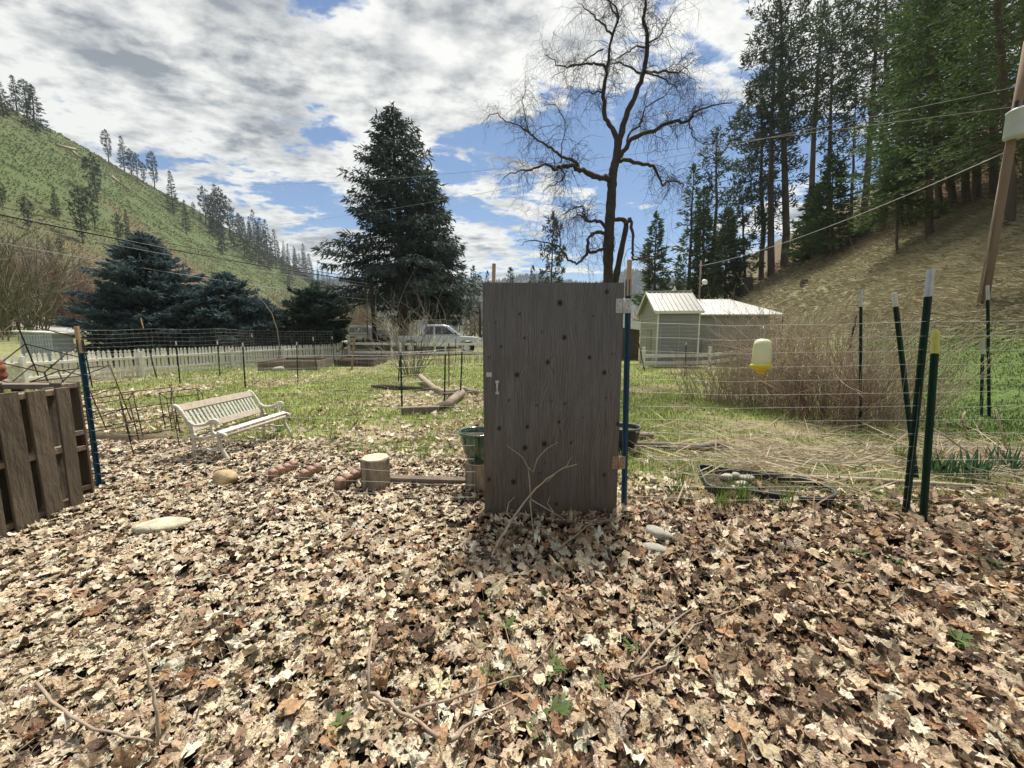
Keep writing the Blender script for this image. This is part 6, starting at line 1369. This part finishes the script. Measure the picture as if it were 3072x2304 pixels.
def build_leaves():
    rng = np.random.default_rng(33)
    n = 43500; y = rng.uniform(.75, 5.2, n); x = rng.uniform(-1, 1, n) * (1.40 * y + .5); lf, *_r, f1, f2 = cover(x, y)
    dens = np.clip(1.0 - .0 * y, 0, 1) * np.where(x < -.3, 1, .80) * np.clip(.55 + .9 * f2, .5, 1) * np.where(y > 1.9, .76, 1); keep = rng.uniform(size=n) < lf * dens; x, y, f1, f2 = x[keep], y[keep], f1[keep], f2[keep]
    mound = .028 * fbm(x, y, 3.2, 41) + .022 * fbm(x, y, 8.0, 42); z = H(x, y) + mound + rng.uniform(-.006, .032, len(x)) * np.where(x > -.6, 1.2, .5) * (1 - .6 * np.exp(-((y - 2.85) / .3) ** 2) * (np.abs(x - .3) < .7))
    near = y < 1.9; sz = rng.uniform(.022, .056, len(x)) * np.where(x < -.3, .85, 1.05); tl = np.where(x < -.3 + .5 * (f1 - .5), .16, .36); w_ = wts(x, y, f2); P_ = np.stack([x, y, z], 1)
    V, F, C = scatter_leaves(P_[near], sz[near], T2, rng, w_[near], tl[near]); V2, F2, C2 = scatter_leaves(P_[~near], sz[~near] * 1.2, T1, rng, w_[~near], tl[~near])
    o = npmesh('leaf_litter', np.concatenate([V, V2]), np.concatenate([F, F2 + len(V)]), 'leaf_litter', col=np.concatenate([C, C2]), smooth=False); tag(o, 'deep carpet of dry tan and brown maple leaves over the whole foreground', 'leaf litter', kind='stuff')
    n = 34000; x, y = spots(n, 3.2, 22, rng, .8); lf, gr, st, lawn, patch, f1, f2 = cover(x, y)
    keep = (rng.uniform(size=n) < np.clip(patch * .65 + .05 * gr + .05 * st + .55 * (1 - lf) * sstep(2.5, -1, x) * sstep(8.5, 4.2, y), 0, 1) * (1 - lawn)) & (np.abs(nslope(x, y)) > -1) & (nslope(x, y) < -1.5); x, y, f2 = x[keep], y[keep], f2[keep]
    z = H(x, y) + rng.uniform(.0, .03, len(x))
    V, F, C = scatter_leaves(np.stack([x, y, z], 1), rng.uniform(.04, .075, len(x)) * (1 + .02 * y), T1, rng, wts(x * .3 - 1.5, y, f2), .35)
    o = npmesh('scattered_leaves', V, F, 'leaf_litter', col=C); tag(o, 'pale dry leaves scattered over the garden grass behind the fence', 'leaf litter', kind='stuff')
    # the leaves that show largest, one by one
    base = []
    for i in range(9):
        for c in (i % len(PAL), (i * 2 + 3) % len(PAL)):
            TV, TF = T2[(i * 2 + c) % len(T2)]; s_ = .050; me_o = npmesh('fallen_leaf', TV * s_, TF, 'leaf_litter', col=np.tile(PAL[c], (len(TV), 1)) * (1 - .2 * (np.hypot(TV[:, 0], TV[:, 1]) > .75))[:, None], smooth=True); base.append((me_o.data, c)); bpy.data.objects.remove(me_o)
    k = 0; tries = 0
    rr = random.Random(8); words = {}
    while k < 290 and tries < 4000:
        tries += 1; y = 1.02 + 1.1 * rr.random() ** 1.4; x = rr.uniform(-1, 1) * 1.36 * (y * 1.05); me_, ci_ = base[rr.randrange(len(base))]; o = bpy.data.objects.new('fallen_leaf', me_); COL.objects.link(o); q_ = x / (1.36 * y * 1.05)
        s_ = rr.uniform(.75, 1.35); o.scale = (s_, s_, s_ * rr.uniform(.7, 1.1)); o.rotation_euler = (rr.gauss(0, .42), rr.gauss(0, .42), rr.uniform(0, 6.28)); o.location = (x, y, h(x, y) + .05 + .028 * float(fbm(np.array([x]), np.array([y]), 3.2, 41)[0]) + rr.uniform(.0, .014))
        tag(o, ['tan', 'cream', 'light brown', 'brown', 'dark brown', 'orange-brown', 'reddish brown', 'blackish', 'bleached'][ci_] + ' curled leaf loose on the litter, ' + ('at the bottom edge, ' if y < 1.3 else 'above the bottom edge, ' if y < 1.65 else 'below the door, ') + ['far left', 'left of centre', 'in the centre', 'right of centre', 'far right'][min(4, int((q_ + 1) * 2.5))], 'leaf', 'loose leaves on the nearest litter'); k += 1
build_leaves()

# ---------------------------------------------------------------- grass, lawn, straw
def build_grass():
    rng = np.random.default_rng(51)
    n = 215000; x, y = spots(n, 3.0, 20, rng, .85); lf, gr, st, lawn, patch, f1, f2 = cover(x, y)
    keep = (rng.uniform(size=n) < gr * np.clip(1.25 - .35 * patch, 0, 1)) & (nslope(x, y) < -1.2) & (f2 > .22); x, y, f1, f2 = x[keep], y[keep], f1[keep], f2[keep]; m = len(x)
    hh = rng.uniform(.035, .12, m) * (.7 + .9 * f2); V, F = blades(np.stack([x, y, H(x, y) - .004], 1), hh, (.0045 + .0012 * y) * rng.uniform(.7, 1.3, m), rng.uniform(.2, 1.2, m), rng)
    t = np.clip(rng.normal(.5 + .5 * (f1 - .5), .28, m), 0, 1)[:, None]; C = np.array([.31, .31, .11]) * (1 - t) + np.array([.17, .28, .045]) * t; C = C * rng.uniform(.7, 1.3, (m, 1)); dry = rng.uniform(size=m) < .12; C[dry] = np.array([.36, .30, .17]) * rng.uniform(.7, 1.2, (dry.sum(), 1))
    o = npmesh('grass', V, F, 'grass_blade', col=np.repeat(C, 5, axis=0)); tag(o, 'patchy spring grass over the garden behind the fence', 'grass', kind='stuff')
    n = 150000; y = 4.2 * (15 / 4.2) ** rng.uniform(0, 1, n); x = rng.uniform(5.0, 22, n); lf, gr, st, lawn, *_ = cover(x, y); keep = (rng.uniform(size=n) < lawn) & (x < 1.45 * y + .8) & (nslope(x, y) < 3.2); x, y = x[keep], y[keep]; m = len(x)
    V, F = blades(np.stack([x, y, H(x, y) - .004], 1), rng.uniform(.03, .075, m), .004 + .0015 * y, rng.uniform(.1, .9, m), rng); t = fbm(x, y, .9, 61)[:, None]; C = (np.array([.065, .115, .026]) * (1 - t) + np.array([.15, .185, .05]) * t) * rng.uniform(.75, 1.25, (m, 1))
    o = npmesh('lawn_grass', V, F, 'grass_blade', col=np.repeat(C, 5, axis=0)); tag(o, 'bright green mown lawn rising to the right', 'lawn', kind='stuff')
    # dry grass on the slope, combed downhill
    n = 120000; y = 5.0 * (60 / 5.0) ** rng.uniform(0, 1, n) ** .9; x = rng.uniform(0.25, 1.45, n) * y + 2; d = nslope(x, y); keep = (d > 1.4) & (d < 26) & (rng.uniform(size=n) < sstep(1.3, 3.0, d)); x, y = x[keep], y[keep]; m = len(x); z = H(x, y)
    clump = fbm(x, y, .7, 71); D = np.stack([-.974 * np.ones(m), .228 * np.ones(m), -.32 * np.ones(m)], 1) + rng.normal(0, .35, (m, 3)); D[:, 2] += .22
    V, F = kites(np.stack([x, y, z + .03], 1), D, rng.uniform(.16, .42, m) * (.6 + .8 * clump) * (1 + .012 * y), .012 + .0017 * y, rng); t = clump[:, None]; C = (np.array([.21, .185, .11]) * (1 - t) + np.array([.43, .385, .25]) * t) * rng.uniform(.65, 1.25, (m, 1)); sh = sstep(8, 16, nslope(x, y))[:, None]; C = C * (1 - sh) + np.array([.22, .145, .085]) * rng.uniform(.6, 1.3, (m, 1)) * sh
    o = npmesh('dry_slope_grass', V, F, 'straw', col=np.repeat(C, 4, axis=0)); tag(o, 'flattened tan dry grass covering the right slope', 'dry grass', kind='stuff')
    # cut stalks and dead stems lying behind the right-hand wire
    n = 12500; x = rng.uniform(.9, 8.5, n); y = rng.uniform(3.0, 6.4, n); lf, gr, st, lawn, *_ , f2 = cover(x, y); keep = rng.uniform(size=n) < np.maximum(st, .25 * (1 - lf) * (1 - lawn) * sstep(1, 2, x) * sstep(6.4, 5.4, y)) * sstep(.28, .5, fbm(x, y, 1.1, 81)); x, y = x[keep], y[keep]; m = len(x)
    az = rng.normal(.25, .8, m) + np.where(rng.uniform(size=m) < .5, np.pi, 0); D = np.stack([np.cos(az), np.sin(az), rng.normal(.05, .22, m)], 1); P_ = np.stack([x, y, H(x, y) + rng.uniform(.005, .09, m)], 1)
    over = (np.abs(x - 2.25) < .75) & (np.abs(y - 3.45) < .4); P_[over, 2] += rng.uniform(.05, .12, over.sum())
    sd = nrm(np.cross(D, np.tile([0, -.7, .7], (m, 1)))); V, F = kites(P_, D, rng.uniform(.12, .65, m), rng.uniform(.005, .015, m), rng, side=sd, wide=.5); C = np.array([.50, .42, .29]) * rng.uniform(.35, 1.35, (m, 1)); C[rng.uniform(size=m) < .3] *= np.array([.62, .52, .45])
    o = npmesh('cut_stalks', V, F, 'straw', col=np.repeat(C, 4, axis=0)); tag(o, 'tangle of cut pale stalks and dead grass behind the right wire', 'stalks', kind='stuff')
    # dead grass tips through the litter
    n = 2600; x, y = spots(n, 1.0, 4.0, rng, .9); P_ = np.stack([x, y, H(x, y) + .02], 1); sel = fbm(x, y, 1.3, 91) > .50; P_ = P_[sel]; m = len(P_); V, F = blades(P_, rng.uniform(.06, .20, m), rng.uniform(.0022, .0042, m), rng.uniform(.3, 1.5, m), rng); C = np.array([.44, .36, .23]) * rng.uniform(.5, 1.25, (m, 1)); g_ = (rng.uniform(size=m) < .30) & (P_[:, 0] > -1.3); C[g_] = np.array([.10, .16, .035]) * rng.uniform(.7, 1.3, (g_.sum(), 1))
    o = npmesh('dead_grass', V, F, 'grass_blade', col=np.repeat(C, 5, axis=0)); tag(o, 'thin dead grass stems poking through the leaf litter', 'dead grass', kind='stuff')
build_grass()

# ---------------------------------------------------------------- single plants
def sprout(u, v, n, L, label, cols=((.08, .13, .035), (.14, .20, .06)), group='green sprouts in the leaf litter', wide=.016, name='green_sprout', up=.55):
    rng = np.random.default_rng(int(u * 7 + v)); b = gnd(u, v); T = thing(name, label, 'plant', b, group=group); P_ = np.array(b)[None] + np.stack([rng.normal(0, L * .16, n), rng.normal(0, L * .16, n), np.full(n, .065 if b.y < 3 else .02)], 1)
    az = rng.uniform(0, 6.28, n); D = np.stack([np.cos(az), np.sin(az), rng.uniform(up * .5, up * 1.8, n)], 1); sd = np.stack([-np.sin(az), np.cos(az), np.zeros(n)], 1); t = rng.uniform(0, 1, (n, 1)); C = np.array(cols[0]) * (1 - t) + np.array(cols[1]) * t
    for i in range(n):
        l_ = L * rng.uniform(.6, 1.15); w_ = wide * rng.uniform(.7, 1.2); k = 5; tt = np.linspace(0, 1, k); c_ = P_[i] + nrm(D[i]) * (l_ * tt)[:, None]; c_[:, 2] -= l_ * .35 * tt ** 2.5 * (1.2 - up); wv = w_ * np.array([.35, .9, 1, .7, .04])
        V = np.concatenate([c_ - sd[i] * wv[:, None] / 2, c_ + sd[i] * wv[:, None] / 2]); V[k:, 2] += .002; F = [(j, j + 1, k + j + 1, k + j) for j in range(k - 1)]; npmesh('leaf', V, F, 'grass_blade', T, col=np.tile(C[i], (2 * k, 1)), smooth=True)
for i, (u, v, n, L, lab) in enumerate(((952, 1912, 12, .065, 'bright green sprout in pale leaves at lower left'), (1015, 2222, 10, .055, 'bright green sprout near the bottom edge, left of the twigs'), (1446, 1868, 8, .05, 'small green sprout beside the lower end of the long branch'), (1518, 1916, 10, .06, 'green sprout right of the lower branch end'), (1460, 2068, 9, .05, 'green sprout under the dark curved twig'), (1515, 2082, 8, .045, 'broad-leaved sprout just right of the curved twig'),
                                       (1660, 2050, 10, .07, 'pale green sprout above the bottom centre'), (1668, 2190, 12, .08, 'green tuft near the bottom centre'), (1600, 2240, 8, .05, 'low sprout left of the bottom centre tuft'), (1805, 2100, 9, .05, 'green sprout left of the bent reddish twig'), (1625, 1818, 8, .05, 'tiny dark green sprout in the middle leaves'), (1895, 1985, 8, .05, 'green sprout above the straight brown twig'), (2680, 1712, 16, .07, 'mossy green tuft in the right leaves'), (2960, 1720, 20, .08, 'larger green tuft near the right edge'), (2560, 1690, 14, .06, 'green tuft in front of the green posts'), (2870, 1960, 16, .07, 'green tuft low on the right'))):
    sprout(u, v, n, L, lab)
for i, (u, v, n, L, lab) in enumerate(((2830, 1432, 44, .26, 'dark green daffodil clump nearest the green posts'), (2920, 1440, 60, .30, 'largest dark green daffodil clump among broken stalks'), (3010, 1420, 50, .28, 'dark green daffodil clump at the right edge'))):
    sprout(u, v, n, L, lab, ((.022, .070, .030), (.055, .125, .055)), 'daffodil clumps', .014, 'daffodil_clump', 1.5)
for i, (u, v, n, L, lab) in enumerate(((2040, 1480, 44, .20, 'bright green grass tuft left of the pond liner'), (2230, 1520, 60, .22, 'tall grass tuft against the front of the pond liner'), (2160, 1545, 30, .16, 'lower grass tuft at the left front of the pond liner'), (2360, 1540, 26, .16, 'thin grass tuft at the right front of the pond liner'), (845, 1300, 50, .20, 'green grass tuft under the far end of the bench'), (1000, 1330, 26, .15, 'green grass tuft on the leaves behind the stump'), (1265, 1390, 26, .14, 'green grass tuft right behind the stump'), (2790, 1415, 60, .20, 'grass tuft between the two near green posts'), (2700, 1390, 50, .18, 'grass tuft left of the near green posts'))):
    sprout(u, v, n, L, lab, ((.10, .16, .03), (.17, .25, .05)), 'grass tufts by the fence', .007, 'grass_tuft', 2.0)
# broken bleached stalks at the right
def stalks(label, items, m='twig_pale'):
    b = gnd(*items[0][0]); T = thing('broken_stalks', label, 'stalks', b, group='broken bleached stalks')
    for pts in items:
        p0 = gnd(*pts[0]); P_ = [p0] + [at(u, v, p0.y + .03 * i) for i, (u, v) in enumerate(pts[1:])]; MB().tube(P_, [.012 - .005 * i / len(P_) for i in range(len(P_))], 6).obj('stalk', m, T, smooth=True)
stalks('upright bleached broken stalks left of the lawn-edge posts', [[(2905, 1318), (2892, 1272), (2888, 1238)], [(2903, 1316), (2885, 1262), (2896, 1234)], [(2934, 1306), (2942, 1252)], [(2842, 1320), (2832, 1256)], [(2808, 1240), (2807, 1205)]])
stalks('long bleached stalks leaning across the daffodils', [[(3022, 1366), (3006, 1300), (2988, 1228)], [(2952, 1385), (2880, 1340), (2840, 1310), (2800, 1288)], [(2956, 1390), (2960, 1336)], [(3045, 1384), (3072, 1360)], [(3010, 1322), (2960, 1306), (2920, 1304)], [(2884, 1400), (2830, 1376), (2790, 1352)]])

# ---------------------------------------------------------------- valley air
hz = MB().box((0, 1290, 149), (4000, 2720, 300)).obj('haze', 'white_paint'); hz['kind'] = 'stuff'
hm = bpy.data.materials.new('haze'); hm.use_nodes = True; hm.node_tree.nodes.clear(); N = NT(hm.node_tree)
pv_ = N.n('ShaderNodeVolumePrincipled'); pv_.inputs['Color'].default_value = (.80, .88, .97, 1); pv_.inputs['Density'].default_value = .00024; pv_.inputs['Anisotropy'].default_value = .1
out_ = N.n('ShaderNodeOutputMaterial'); hm.node_tree.links.new(pv_.outputs[0], out_.inputs['Volume']); hz.data.materials[0] = hm
tag(hz, 'thin bluish haze in the valley air', 'haze')
